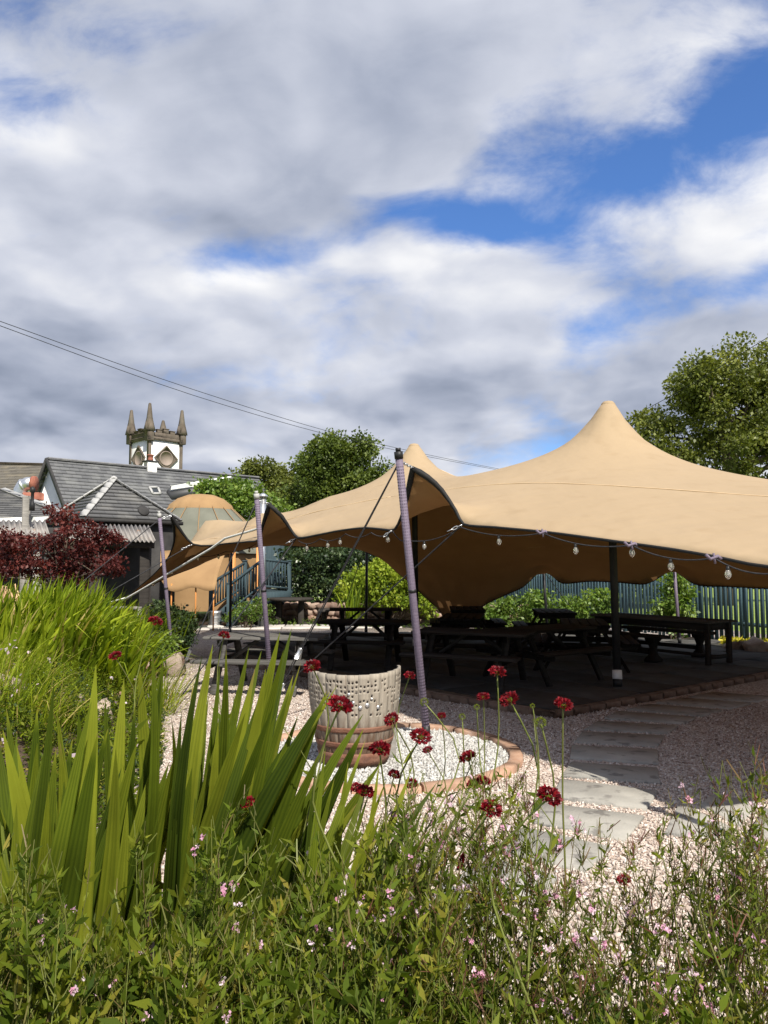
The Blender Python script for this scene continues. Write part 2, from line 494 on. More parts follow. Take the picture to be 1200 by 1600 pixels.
M_gravel = tintmat('gravel_stone', GRAVEL_STOPS); M_gravel_far = gravelmat('gravel_far', GRAVEL_STOPS, 46.0)
M_white = tintmat('white_stone', WHITE_STOPS); M_white_far = gravelmat('white_gravel_base', WHITE_STOPS, 42.0)
M_slab = mat('paving_slab', (.245, .235, .21), (.335, .32, .285), 3, .85, .5, 60, var=.10, spots=((.17, .16, .145), 7, .57))
M_patio = mat('patio_slab', (.055, .053, .05), (.085, .082, .078), 4, .8, .3, 50, var=.18)  # dark because the tent's shade is put into the slab colour
M_patio_lit = mat('sunlit_patio_slab', (.42, .39, .36), (.52, .48, .44), 4, .85, .3, 50, var=.12)  # pale copy of the patio slab with sunlight put into the colour
M_kerb = mat('pink_sandstone', (.33, .195, .13), (.40, .26, .18), 14, .85, .4, 70, var=.15, spots=((.36, .25, .2), 18, .62))
M_kerb_dark = mat('dark_kerb_brick', (.13, .085, .06), (.19, .13, .095), 12, .9, .4, 60, var=.2)
M_soil = mat('soil', (.055, .038, .026), (.11, .075, .05), 12, .95, .8, 30, bdist=.03)
M_ground = mat('grass_ground', (.13, .20, .035), (.24, .30, .07), 3, .95, .5, 25, bdist=.03)
M_rock = mat('rock', (.22, .17, .135), (.36, .29, .235), 4, .9, .9, 14, var=.2, bdist=.04, spots=((.26, .15, .11), 5, .6))
M_redrock = mat('red_rubble', (.20, .12, .09), (.32, .24, .19), 4, .9, .7, 16, var=.3, bdist=.02)
M_wood_dark = mat('shaded_stained_wood', (.020, .017, .0145), (.036, .031, .027), 3, .7, .4, 40, stretch=(.6, 9, 9), var=.3, spec=.15)  # near-black: the shade under the tent is put into the wood colour
M_wood_grey = mat('weathered_wood', (.17, .16, .145), (.27, .255, .23), 4, .85, .5, 30, stretch=(.6, 8, 8), var=.2)
M_purple = mat('purple_pole', (.115, .09, .13), (.16, .128, .175), 20, .65, .25, 90, spec=.4, stretch=(1, 1, 3))
M_black = mat('black_steel', (.012, .012, .013), (.02, .02, .02), 10, .5)
M_rope = mat('black_rope', (.018, .018, .02), (.04, .04, .045), 30, .8, .5, 200)
M_rope_w = mat('white_strap', (.62, .61, .58), (.74, .73, .70), 20, .7, .3, 100)
M_steel = mat('galvanised_steel', (.55, .56, .57), (.68, .69, .70), 12, .35, .15, 40, metallic=.9)
M_blue = mat('blue_painted_wood', (.052, .095, .112), (.072, .125, .145), 3, .8, .35, 30, stretch=(8, 8, .8), var=.15, spots=((.10, .12, .11), 7, .66))
M_blue_deck = mat('dark_teal_paint', (.026, .046, .056), (.038, .064, .075), 3, .8, .35, 30, stretch=(8, 8, .8), var=.15)
M_white_wall = mat('white_harling', (.72, .71, .68), (.80, .79, .77), 2.5, .9, .35, 40, spots=((.6, .58, .53), 3, .66))
M_stone = mat('tower_sandstone', (.085, .068, .052), (.14, .115, .09), 1.6, .9, .5, 12, spots=((.12, .105, .085), 2.2, .58), bdist=.03)
M_disc = mat('clock_panel', (.20, .155, .13), (.26, .21, .175), 1.2, .85, .2, 10)
M_lead = mat('pale_lead_flashing', (.31, .31, .30), (.40, .395, .38), 5, .65, .2, 20)
M_dark_wall = mat('dark_boarding', (.025, .024, .024), (.045, .043, .042), 3, .8)
M_terracotta = mat('terracotta', (.22, .075, .05), (.30, .115, .075), 6, .8, .3, 30)
M_corr = mat('corrugated_sheet', (.20, .185, .17), (.29, .27, .25), 2.5, .7, .15, 20, spots=((.36, .22, .14), 3, .62))
M_canvas_tan = mat('tan_canvas', (.27, .165, .078), (.32, .20, .095), 1.5, .85, .15, 6, trans=.05, bdist=.05)
M_canvas_green = mat('sage_canvas', (.115, .118, .092), (.15, .152, .12), 1.5, .85, .15, 6, bdist=.05)
M_orange_wood = mat('orange_timber', (.50, .20, .05), (.60, .27, .08), 4, .6, .2, 30, stretch=(8, 8, .7))
M_hem = mat('black_hem', (.010, .010, .010), (.016, .015, .015), 20, .7, .3, 80)
M_trunk = mat('bark', (.07, .055, .04), (.13, .10, .075), 8, .95, .8, 18, stretch=(3, 3, .6), bdist=.03)
M_slate_main = slatemat('slate_main', (.075, .077, .082), (.115, .117, .12), .42, .24)
M_slate_hip = slatemat('slate_hip', (.062, .062, .064), (.105, .105, .103), .34, .20, moss=(.16, .155, .145))
M_slate_far = slatemat('slate_far', (.11, .098, .082), (.15, .135, .11), .4, .24, moss=(.2, .17, .12))
# ================================================================== setting
def inside(P, poly):
    P = np.asarray(P); x, y = P[:, 0], P[:, 1]; r = np.zeros(len(P), bool); n = len(poly)
    for i in range(n):
        x1, y1 = poly[i][:2]; x2, y2 = poly[(i + 1) % n][:2]
        c = ((y1 > y) != (y2 > y)) & (x < (x2 - x1) * (y - y1) / (y2 - y1 + 1e-12) + x1)
        r ^= c
    return r
def polydist(P, poly):
    P = np.asarray(P)[:, :2]; d = np.full(len(P), 1e9); n = len(poly)
    for i in range(n):
        a = np.array(poly[i][:2]); b = np.array(poly[(i + 1) % n][:2]); ab = b - a
        t = np.clip(((P - a) @ ab) / (ab @ ab), 0, 1)
        d = np.minimum(d, np.linalg.norm(P - (a + t[:, None] * ab), axis=1))
    return d

# ground to the horizon
gm = MB()
gx = [-900, -60, -25, 25, 60, 900]; gy = [-60, 0, 30, 70, 200, 1400]
V = []; F = []
for yy in gy:
    for xx in gx:
        V.append((xx, yy, -0.03))
for j in range(5):
    for i in range(5):
        k = j * 6 + i; F.append((k, k + 1, k + 7, k + 6))
gm.add(V, F)
tag(obj('ground', gm.mesh('ground'), M_ground), 'green lawn and rough grass reaching beyond the garden', 'ground', kind='structure')

# gravel sheet
GRAV = [(-4.2, 1.2), (7, 1.2), (11, 13), (9, 21), (2, 24.5), (-6, 25), (-6.5, 15)]
g = MB(); g.prism(GRAV, -0.02, 0.0)
tag(obj('gravel_ground', g.mesh('gravel'), M_gravel_far), 'pink gravel covering the beer garden', 'gravel', kind='structure')

# ---- foreground bed and rockery bed
def mound(poly, hmax, run, step, seed, amp=0.05):
    xs = [p[0] for p in poly]; ys = [p[1] for p in poly]
    X, Y = np.meshgrid(np.arange(min(xs) - step, max(xs) + step, step), np.arange(min(ys) - step, max(ys) + step, step))
    P = np.stack([X.ravel(), Y.ravel()], 1)
    d = polydist(P, poly); ins = inside(P, poly)
    s = np.clip(d / run, 0, 1); s = s * s * (3 - 2 * s)
    nz = np.array([mnoise.noise((p[0] * 1.7, p[1] * 1.7, seed)) * amp + mnoise.noise((p[0] * 7, p[1] * 7, seed)) * amp * .4 for p in P])
    z = np.where(ins, s * (hmax + nz), 0.0) - 0.035
    V = np.stack([P[:, 0], P[:, 1], z], 1)
    ny, nx = X.shape; idx = np.arange(nx * ny).reshape(ny, nx)
    F = np.stack([idx[:-1, :-1], idx[:-1, 1:], idx[1:, 1:], idx[1:, :-1]], -1).reshape(-1, 4)
    keep = ins[F].any(1)
    def h(x, y):
        p = np.array([[x, y]])
        if not inside(p, poly)[0]: return 0.0
        q = min(1, polydist(p, poly)[0] / run); return q * q * (3 - 2 * q) * hmax - .02
    return np_mesh('bed', V, [F[keep]], smooth=True), h
BED = [(-3.6, .2), (-3.6, 4.3), (-1.6, 4.5), (-.5, 3.5), (.3, 2.75), (1.2, 2.5), (3.6, 2.35), (3.8, .2)]
me, bed_h = mound(BED, 0.32, 0.55, 0.09, 3.3)
tag(obj('flower_bed', me, M_soil), 'dark raised soil of the foreground flower bed', 'soil', kind='structure')
ROCKBED = [(-1.55, 4.6), (-1.92, 6.6), (-2.35, 8.0), (-2.95, 9.9), (-3.35, 11.6), (-4.0, 13.6), (-5.4, 16.5), (-9, 17), (-10, 6), (-4, 4.2)]
me, rock_h = mound(ROCKBED, 0.5, 1.3, 0.16, 8.1)
tag(obj('rockery_bed', me, M_soil), 'raised rockery soil under the bright leaf clump', 'soil', kind='structure')

# ---- patio under the tent
PAT = [(1.87, 8.65), (6.2, 12.1), (9.4, 14.6), (9, 17.5), (4, 19), (-2.6, 19.2), (-2.9, 13.6)]
p = MB(); p.prism(PAT, -0.02, 0.045)
patio = tag(obj('patio', p.mesh('patio'), M_soil), 'stone patio in a shaded tone under the stretch tent', 'patio', kind='structure')
e1 = Vector((6.2 - 1.87, 12.1 - 8.65, 0)).normalized(); e2 = Vector((-e1.y, e1.x, 0))
sl = MB(); sl.box((0, 0, 0), (.89, .89, .03), ch=.006); slab_me = sl.mesh('patio_slab')
k = 0
for i in range(-2, 12):
    for j in range(0, 16):
        c = Vector((1.87, 8.65, 0)) + e1 * (.62 + .9 * i) + e2 * (.62 + .9 * j)
        if inside([(c.x, c.y)], PAT)[0] and polydist([(c.x, c.y)], PAT)[0] > .3:
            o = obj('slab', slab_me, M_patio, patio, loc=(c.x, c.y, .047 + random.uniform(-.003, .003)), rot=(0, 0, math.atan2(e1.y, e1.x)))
kb = MB(); kb.box((0, 0, 0), (.29, .11, .10), ch=.012); kerb_me = kb.mesh('kerb_block')
for a, b in (((-2.9, 13.6), (1.87, 8.65)), ((1.87, 8.65), (9.4, 14.6))):
    a = Vector((*a, 0)); b = Vector((*b, 0)); d = (b - a); n = int(d.length / .3); d.normalize()
    for i in range(n):
        c = a + d * (.3 * i + .15)
        obj('kerb_block', kerb_me, M_kerb_dark, patio, loc=(c.x, c.y, .032 + random.uniform(-.004, .004)), rot=(0, 0, math.atan2(d.y, d.x) + random.uniform(-.02, .02)))

# ---- ring of white stones with sandstone kerb
RC = Vector((0.02, 6.98, 0)); RR_ = 1.14
rg = MB(); rg.lathe([(0.0, .012), (RR_ - .03, .012)], 48, RC, cap=False)
ring = tag(obj('white_stone_circle', rg.mesh('ring'), M_white_far), 'round bed of white stones edged with sandstone blocks', 'stone circle', kind='structure')
nb = 14
for i in range(nb):
    a0 = 2 * math.pi * i / nb + .008; a1 = 2 * math.pi * (i + 1) / nb - .008
    b = MB(); n = 4; V = []; F = []
    h = .055 + random.uniform(-.006, .006)
    for q in range(n + 1):
        a = a0 + (a1 - a0) * q / n
        for rr, zz in ((RR_ - .055, -.03), (RR_ - .055, h - .012), (RR_ - .043, h), (RR_ + .05, h), (RR_ + .062, h - .012), (RR_ + .062, -.03)):
            V.append((RC.x + rr * math.cos(a), RC.y + rr * math.sin(a), zz))
    for q in range(n):
        for w in range(5):
            F.append((q * 6 + w, q * 6 + w + 1, q * 6 + 6 + w + 1, q * 6 + 6 + w))
    b.add(V, F)
    for e in (0, n): b.F4.append([e * 6 + w for w in (0, 1, 4, 5)]); b.F4.append([e * 6 + w for w in (1, 2, 3, 4)])
    obj('kerb_block', b.mesh('kerb_block'), M_kerb, ring)

# ---- stepping slab path
def c6(x, y): return G(760 + x * .36667, 1040 + y * .36667)
def c2_(x, y): return G(400 + x / 3, 1200 + y / 3)
SLABS = [
    [c6(345, 418), c6(745, 445), c6(748, 512), c6(312, 478)],
    [c6(300, 490), c6(740, 545), c6(700, 625), c6(270, 570)],
    [c6(240, 590), c6(690, 650), c6(600, 755), c6(180, 675)],
    [c6(140, 695), c6(540, 785), c6(430, 890), c6(20, 800)],
    [c6(-20, 815), c6(330, 915), c6(190, 1030), c6(-150, 930)],
    [c6(-190, 930), c6(130, 1050), c6(-40, 1170), c6(-330, 1040)],
    [c6(355, 345), c6(735, 365), c6(742, 428), c6(345, 400)],
    [c6(398, 288), c6(765, 305), c6(735, 352), c6(362, 333)],
    [c6(470, 240), c6(830, 262), c6(772, 295), c6(408, 278)],
    [c6(560, 200), c6(900, 228), c6(842, 254), c6(492, 230)],
    [c6(690, 168), c6(1010, 196), c6(925, 222), c6(590, 192)],
    [c6(830, 140), c6(1140, 166), c6(1045, 190), c6(715, 162)],
    [c6(960, 116), c6(1240, 138), c6(1160, 161), c6(850, 136)],
    [c6(820, 590), c6(1040, 700), c6(1010, 742), c6(745, 728)],
    [c6(960, 560), c6(1170, 590), c6(1085, 690), c6(905, 605)],
    [c6(1105, 715), c6(1185, 615), c6(1400, 650), c6(1400, 745), c6(1080, 742)],
]
path = bpy.data.objects.new('slab_path', None); link(path)
tag(path, 'path of grey stone slabs curving through the gravel', 'path', kind='structure')
def slab_prism(q, z0, z1):
    m = MB(); q = [Vector(v) for v in q]; c = sum(q, Vector()) / len(q); n = len(q)
    inn = [c + (v - c) * (1 - .012 / max(.2, (v - c).length)) for v in q]
    V = [(v.x, v.y, z0) for v in q] + [(v.x, v.y, z1 - .01) for v in q] + [(v.x, v.y, z1) for v in inn]
    F = []
    for r_ in (0, 1):
        for i in range(n): F.append((r_ * n + i, r_ * n + (i + 1) % n, (r_ + 1) * n + (i + 1) % n, (r_ + 1) * n + i))
    for i in range(1, n - 1): F.append((2 * n, 2 * n + i, 2 * n + i + 1))
    return m.add(V, F)
for q in SLABS:
    q = list(reversed(q)); cq = sum(q, Vector()) / len(q); q = [cq + (v - cq) * .958 + Vector((random.uniform(-.012, .012), random.uniform(-.012, .012), 0)) for v in q]
    obj('slab', slab_prism(q, -.02, .022 + random.uniform(-.003, .003)).mesh('slab'), M_slab, path)
far_path = bpy.data.objects.new('sunlit_slab_path', None); link(far_path)
tag(far_path, 'sunlit pale slabs beyond the tent by the blue steps', 'path', kind='structure')
for i in range(7):
    for j in range(2):
        x0 = -5.2 + i * .82; y0 = 20.4 + j * .7 + i * .12
        q = [Vector((x0, y0, 0)), Vector((x0 + .78, y0 + .1, 0)), Vector((x0 + .74, y0 + .76, 0)), Vector((x0 - .04, y0 + .66, 0))]
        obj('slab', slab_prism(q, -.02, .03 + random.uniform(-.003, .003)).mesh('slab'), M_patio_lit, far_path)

# ---- loose stones (too many to count)
OCT = np.array([(1, 0, 0), (-1, 0, 0), (0, 1, 0), (0, -1, 0), (0, 0, 1), (0, 0, -1)], float)
OCTF = np.array([(0, 2, 4), (2, 1, 4), (1, 3, 4), (3, 0, 4), (2, 0, 5), (1, 2, 5), (3, 1, 5), (0, 3, 5)])
def rot_random(n, rng, flat=1.0):
    q = rng.normal(size=(n, 4)); q /= np.linalg.norm(q, axis=1)[:, None]
    w, x, y, z = q.T
    return np.stack([np.stack([1 - 2 * (y * y + z * z), 2 * (x * y - z * w), 2 * (x * z + y * w)], -1),
                     np.stack([2 * (x * y + z * w), 1 - 2 * (x * x + z * z), 2 * (y * z - x * w)], -1),
                     np.stack([2 * (x * z - y * w), 2 * (y * z + x * w), 1 - 2 * (x * x + y * y)], -1)], 1)
def stones(name, P, size, mat_, label, cat):
    n = len(P); rng = np.random.default_rng(len(name) + n)
    T = OCT[None] * rng.uniform(.55, 1.15, (n, 6, 1)) + rng.normal(0, .14, (n, 6, 3))
    T *= np.stack([rng.uniform(.75, 1.35, n), rng.uniform(.7, 1.1, n), rng.uniform(.5, .85, n)], -1)[:, None]
    T = np.einsum('nij,nkj->nki', rot_random(n, rng), T) * (size * rng.uniform(.6, 1.35, n))[:, None, None]
    z = P[:, 2] + size * .25
    V = T + np.stack([P[:, 0], P[:, 1], z], -1)[:, None]
    F = (OCTF[None] + (np.arange(n) * 6)[:, None, None]).reshape(-1, 3)
    tint = np.repeat(np.clip(rng.normal(.52, .24, n), 0, 1), 6)
    o = obj(name, np_mesh(name, V.reshape(-1, 3), [F], tint), mat_)
    return tag(o, label, cat, kind='stuff')
def scatter_pts(n, x0, x1, y0, y1, rng):
    y = rng.uniform(y0, y1, n); x = rng.uniform(x0, x1, n)
    return np.stack([x, y, np.zeros(n)], -1)
rng = np.random.default_rng(11)
P1 = np.concatenate([scatter_pts(52000, -3.2, 4.2, 2.3, 6.2, rng), scatter_pts(24000, -3.3, 4.6, 6.2, 9.6, rng), scatter_pts(9000, -3.4, 1.0, 9.6, 12.8, rng)])
inview = np.abs(P1[:, 0]) < P1[:, 1] * .53 + .15
inview &= ~(inside(P1, BED) & (polydist(P1, BED) > .1)) & ~inside(P1, PAT) & ~inside(P1, ROCKBED)
rr = np.hypot(P1[:, 0] - RC.x, P1[:, 1] - RC.y)
inview &= rr > RR_ + .06
for q in SLABS: inview &= ~(inside(P1, [(v.x, v.y) for v in q]) & (polydist(P1, [(v.x, v.y) for v in q]) > .012))
P1 = P1[inview]
stones('gravel', P1, .0145, M_gravel, 'loose pink and white gravel stones on the garden ground', 'gravel')
a = rng.uniform(0, 2 * math.pi, 9000); r_ = np.sqrt(rng.uniform(0, 1, 9000)) * (RR_ - .06)
P2 = np.stack([RC.x + r_ * np.cos(a), RC.y + r_ * np.sin(a), np.full(9000, .012)], -1)
stones('white_stones', P2, .021, M_white, 'loose white stones inside the sandstone ring', 'stones')

# ---- rocks
def rock_mesh(seed, sx, sy, sz, n=10, m=7):
    V = []; F = []
    for i in range(m + 1):
        ph = math.pi * i / m
        for j in range(n):
            th = 2 * math.pi * j / n
            d = Vector((math.sin(ph) * math.cos(th), math.sin(ph) * math.sin(th), math.cos(ph)))
            k = 1 + .55 * mnoise.noise(d * 1.5 + Vector((seed * 3.1, 0, 0))) + .28 * mnoise.noise(d * 3.6 + Vector((0, seed, 0)))
            e = Vector([math.copysign(abs(q) ** .75, q) for q in d]) * k
            V.append((e.x * sx, e.y * sy, e.z * sz))
    for i in range(m):
        for j in range(n):
            F.append((i * n + j, (i + 1) * n + j, (i + 1) * n + (j + 1) % n, i * n + (j + 1) % n))
    return np_mesh('rock', V, [F])
ROCKS = [  # px, py of the foot, Y, size
    (268, 1040, 12.0, .2, 'pale boulder at the foot of the thin purple tent pole', 1.0),
    (238, 1035, 12.2, .2, 'dark squat rock beside the pale boulder in the rockery', .8),
    (205, 1092, 9.8, .13, 'white-topped stone jutting out of the rockery edge', .9),
    (190, 1120, 8.8, .15, 'buff block on the rockery rim above the gravel', .9),
    (150, 1150, 7.7, .17, 'broad reddish stone in the rockery under the grasses', .7),
    (108, 1150, 7.5, .14, 'small orange stone wedged in the rockery', .7),
    (12, 1200, 6.6, .16, 'tall pale stone at the left end of the rockery', 1.1),
    (222, 1165, 7.3, .13, 'low grey stone at the bottom of the rockery edge', .6),
    (1185, 1024, 15.0, .28, 'brown rock among the yellow ground cover by the fence', .6),
    (1150, 1020, 15.3, .2, 'small buff rock in the yellow ground cover by the blue gate', .6),
]
for i, (px, py, Y, s, lab, hz) in enumerate(ROCKS):
    c = G(px, py); c = Vector((c.x * Y / c.y, Y, 0))
    hh = max(rock_h(c.x, c.y), 0)
    tag(obj('rock', rock_mesh(i + 1.7, s, s * .8, s * hz), M_rock, loc=(c.x, c.y, hh + s * hz * .6), rot=(0, 0, i * 1.3)), lab, 'rock', 'rocks of the garden edging')

# ---- low rubble wall behind the tent
lw = thing('rubble_wall', 'low wall of reddish rubble stones below the leafy bushes', 'wall', (0, 21.3, 0))
rs = [rock_mesh(20 + q, .20, .13, .115, 8, 5) for q in range(6)]
a, b = Vector((-3.6, 23.4, 0)), Vector((4.2, 21.6, 0))
for row in range(3):
    n = 25
    for i in range(n):
        t = (i + .5 * (row % 2) + random.uniform(-.15, .15)) / n
        c = a.lerp(b, t)
        o = obj('stone', rs[(i * 5 + row) % 6], M_redrock, lw, loc=(c.x, c.y + random.uniform(-.05, .05), .10 + row * .2), rot=(random.uniform(-.2, .2), random.uniform(-.2, .2), random.uniform(-.3, .3) + (math.pi if i % 2 else 0)))
        s = random.uniform(.85, 1.2); o.scale = (s, s, random.uniform(.9, 1.15))
bank = MB(); bank.prism([(-3.8, 23.5), (4.4, 21.7), (5.5, 25), (-3, 27)], -.03, .5)
tag(obj('planted_bank', bank.mesh('bank'), M_soil), 'raised earth bank held by the rubble wall', 'soil', kind='structure')

# ---- blue picket fence
def fence(name, label, a, b, h, spacing=.125, w=.085, posts=1.9, shadow=None):
    a = Vector(a); b = Vector(b); d = b - a; L = d.length; d.normalize(); az = math.atan2(d.y, d.x)
    nrm = Vector((d.y, -d.x, 0))
    if nrm.y > 0: nrm = -nrm
    t = thing(name, label, 'fence', a)
    m = MB()
    V = [(-w / 2, -.01, 0), (w / 2, -.01, 0), (w / 2, -.01, h - .04), (0, -.01, h), (-w / 2, -.01, h - .04)]
    V += [(x, .01, z) for x, y, z in V]
    m.add(V, [(0, 1, 2, 4), (2, 3, 4), (6, 5, 9, 7), (8, 7, 9), (0, 5, 6, 1), (1, 6, 7, 2), (2, 7, 8, 3), (3, 8, 9, 4), (4, 9, 5, 0)])
    pm = m.mesh('picket')
    n = int(L / spacing)
    for i in range(n):
        c = a + d * (i + .5) * spacing + nrm * .034
        obj('picket', pm, M_blue, t, loc=(c.x, c.y, .04 + random.uniform(-.02, .02)), rot=(0, random.uniform(-.008, .008), az))
    for z in (.45, h - .18):
        mm = MB(); mm.beam(a + Vector((0, 0, z)), b + Vector((0, 0, z)), .04, .08); obj('rail', mm.mesh('rail'), M_blue, t)
    po = MB(); po.box((0, 0, (h + .06) / 2), (.11, .11, h + .06), ch=.01); pom = po.mesh('post')
    for i in range(int(L / posts) + 1):
        c = a + d * min(L, i * posts) - nrm * .078
        obj('post', pom, M_blue, t, loc=(c.x, c.y, 0), rot=(0, 0, az))
    return t
FA, FB, FC = (8.35, 15.1, 0), (4.0, 25.1, 0), (10.8, 9.6, 0)
fence('picket_fence', 'blue picket fence running back behind the tent to the bushes', (6.95, 18.3, 0), FB, 1.45)
fence('picket_gate', 'blue slatted gate section nearest the long table', (8.15, 15.55, 0), (7.02, 18.14, 0), 1.42, .135, .09, 1.2)
fence('picket_fence', 'blue picket fence running out of view beside the yellow ground cover', FC, (8.21, 15.4, 0), 1.42, .14, .095)
fence('picket_fence', 'far blue fence glimpsed behind the bushes beyond the gathered tent foot', FB, (-1.0, 28.5, 0), 1.45)
# ================================================================== buildings
def onplane(px, py, p0, n):
    d = ray(px, py); t = (Vector(p0) - EYE).dot(n) / d.dot(n); return EYE + d * t
def roof_plane(a, b, c, d, course, lift=.022):
    """stepped slate courses from eave a-b up to ridge d-c, uv in metres"""
    a, b, c, d = [Vector(v) for v in (a, b, c, d)]
    nrm = (b - a).cross(d - a).normalized()
    if nrm.z < 0: nrm = -nrm
    S = max((d - a).length, (c - b).length); n = max(1, int(S / course))
    u = (b - a).normalized()
    V = []; F = []; UV = []
    for i in range(n):
        t0, t1 = i / n, (i + 1) / n
        l0, r0 = a.lerp(d, t0), b.lerp(c, t0); l1, r1 = a.lerp(d, t1), b.lerp(c, t1)
        k = len(V)
        V += [l0, r0, r0 + nrm * lift, l0 + nrm * lift, r1 + nrm * .003, l1 + nrm * .003]
        F += [(k, k + 1, k + 2, k + 3), (k + 3, k + 2, k + 4, k + 5)]
        for p, t in ((l0, t0), (r0, t0), (r0, t0), (l0, t0), (r1, t1), (l1, t1)):
            UV.append(((p - a).dot(u), t * n * course + .001))
    me = np_mesh('roof', [tuple(v) for v in V], [F])
    uvl = me.uv_layers.new(name='UVMap')
    li = np.zeros(len(me.loops), dtype=np.int32); me.loops.foreach_get('vertex_index', li)
    uvl.data.foreach_set('uv', np.array(UV)[li].ravel())
    return me, nrm

# ---- church tower
C0 = A(232, 735, 60); TH = R(46.6); S_ = 2.90
tr = Vector((math.cos(TH), math.sin(TH), 0)); tl = Vector((-math.sin(TH), math.cos(TH), 0))
def zt(py, Y=60): return A(0, py, Y).z
zw, zp = zt(686), zt(669)
tow = thing('church_tower', 'white church tower with stone pinnacles and diamond panels above the slate roofs', 'church tower', (C0.x, C0.y, 0))
c0 = Vector((C0.x, C0.y, 0)); cor = [c0, c0 + tr * S_, c0 + (tr + tl) * S_, c0 + tl * S_]
m = MB(); m.prism(cor, 0, zw); obj('wall', m.mesh('wall'), M_white_wall, tow)
ctr = c0 + (tr + tl) * (S_ / 2)
Mrot = Matrix.Rotation(TH, 3, 'Z')
for i, c in enumerate(cor):
    m = MB(); p = c + (c - ctr).normalized() * -.06
    m.box((p.x, p.y, (zw - .06) / 2), (.27, .27, zw - .06), Mrot, .03); obj('corner_strip', m.mesh('corner_strip'), M_stone, tow)
# parapet
m = MB()
off = .12
for a, b, o_ in ((cor[0], cor[1], -tl), (cor[1], cor[2], tr), (cor[2], cor[3], tl), (cor[3], cor[0], -tr)):
    pass
m.box((ctr.x, ctr.y, zw + .12), (S_ + .34, S_ + .34, .24), Mrot, .04)
m.box((ctr.x, ctr.y, zw + .42), (S_ + .22, S_ + .22, .36), Mrot, .02)
par = obj('parapet', m.mesh('parapet'), M_stone, tow)
mer = MB(); mer.box((0, 0, .17), (.46, .26, .34), ch=.03); mer.box((0, 0, .37), (.54, .34, .07), ch=.02); mer_me = mer.mesh('battlement')
for s, ax in ((0, tr), (1, tl), (2, tr), (3, tl)):
    for t in (.3, .5, .7):
        base = {0: cor[0], 1: cor[0], 2: cor[3], 3: cor[1]}[s] + ax * (S_ * t)
        base = base + {0: -tl, 1: -tr, 2: tl, 3: tr}[s] * -.04
        obj('battlement', mer_me, M_stone, par, loc=(base.x, base.y, zw + .60 - (.12 if t != .5 else 0)), rot=(0, 0, TH + (math.pi / 2 if s in (1, 3) else 0)))
# pinnacles
def pinnacle(h):
    m = MB()
    m.box((0, 0, .45), (.56, .56, .9), ch=.04)
    for a in range(4):
        q = Matrix.Rotation(a * math.pi / 2, 3, 'Z')
        V = np.array([(-.36, -.33, .78), (.36, -.33, .78), (0, -.33, 1.5), (-.36, -.1, .78), (.36, -.1, .78), (0, -.1, 1.5)]) @ np.array(q).T
        m.add(V, [(0, 1, 2), (3, 5, 4), (0, 2, 5, 3), (1, 4, 5, 2), (0, 3, 4, 1)])
    m.lathe([(.46, .9), (.34, 1.4), (.25, 1.8), (.12, h - .08), (.08, h)], 4, a0=math.pi / 4)
    return m.mesh('pinnacle')
for c, h in zip(cor, (3.0, 2.85, 2.4, 2.85)):
    o = obj('pinnacle', pinnacle(h), M_stone, tow, loc=(c.x, c.y, zw - .12), rot=(0, 0, TH))
# diamonds
for ax, nn, w in ((tr, -tl, .88), (tl, -tr, .88)):
    cc = c0 + ax * (S_ * .52); z0 = zt(713.5)
    e = ax; up = Vector((0, 0, 1))
    P = lambda x, z, dd: tuple(Vector((cc.x, cc.y, z0)) + e * x + up * z + nn * dd)
    m = MB(); r0, r1 = 1.06, .94
    V = [P(r0, 0, 0), P(0, r0, 0), P(-r0, 0, 0), P(0, -r0, 0)] + [P(r0, 0, .12), P(0, r0, .12), P(-r0, 0, .12), P(0, -r0, .12)]
    V += [P(r1, 0, .12), P(0, r1, .12), P(-r1, 0, .12), P(0, -r1, .12)] + [P(r1, 0, .05), P(0, r1, .05), P(-r1, 0, .05), P(0, -r1, .05)]
    F = []
    for l in range(3):
        for i in range(4): F.append((l * 4 + i, l * 4 + (i + 1) % 4, l * 4 + 4 + (i + 1) % 4, l * 4 + 4 + i))
    F.append((12, 13, 14, 15)); m.add(V, F)
    pan = obj('diamond_panel', m.mesh('diamond'), M_stone, tow)
    m = MB(); n = 28
    V = [P(.60 * math.cos(2 * math.pi * i / n), .60 * math.sin(2 * math.pi * i / n), .09) for i in range(n)] + [P(.52 * math.cos(2 * math.pi * i / n), .52 * math.sin(2 * math.pi * i / n), .09) for i in range(n)]
    V += [P(.60 * math.cos(2 * math.pi * i / n), .60 * math.sin(2 * math.pi * i / n), .04) for i in range(n)] + [P(.52 * math.cos(2 * math.pi * i / n), .52 * math.sin(2 * math.pi * i / n), .06) for i in range(n)] + [P(0, 0, .06)]
    F = []
    for i in range(n):
        j = (i + 1) % n; F += [(i, j, n + j, n + i), (2 * n + i, 2 * n + j, j, i), (n + i, n + j, 3 * n + j, 3 * n + i), (3 * n + i, 3 * n + j, 4 * n)]
    m.add(V, F); obj('dial', m.mesh('dial'), M_disc, pan)

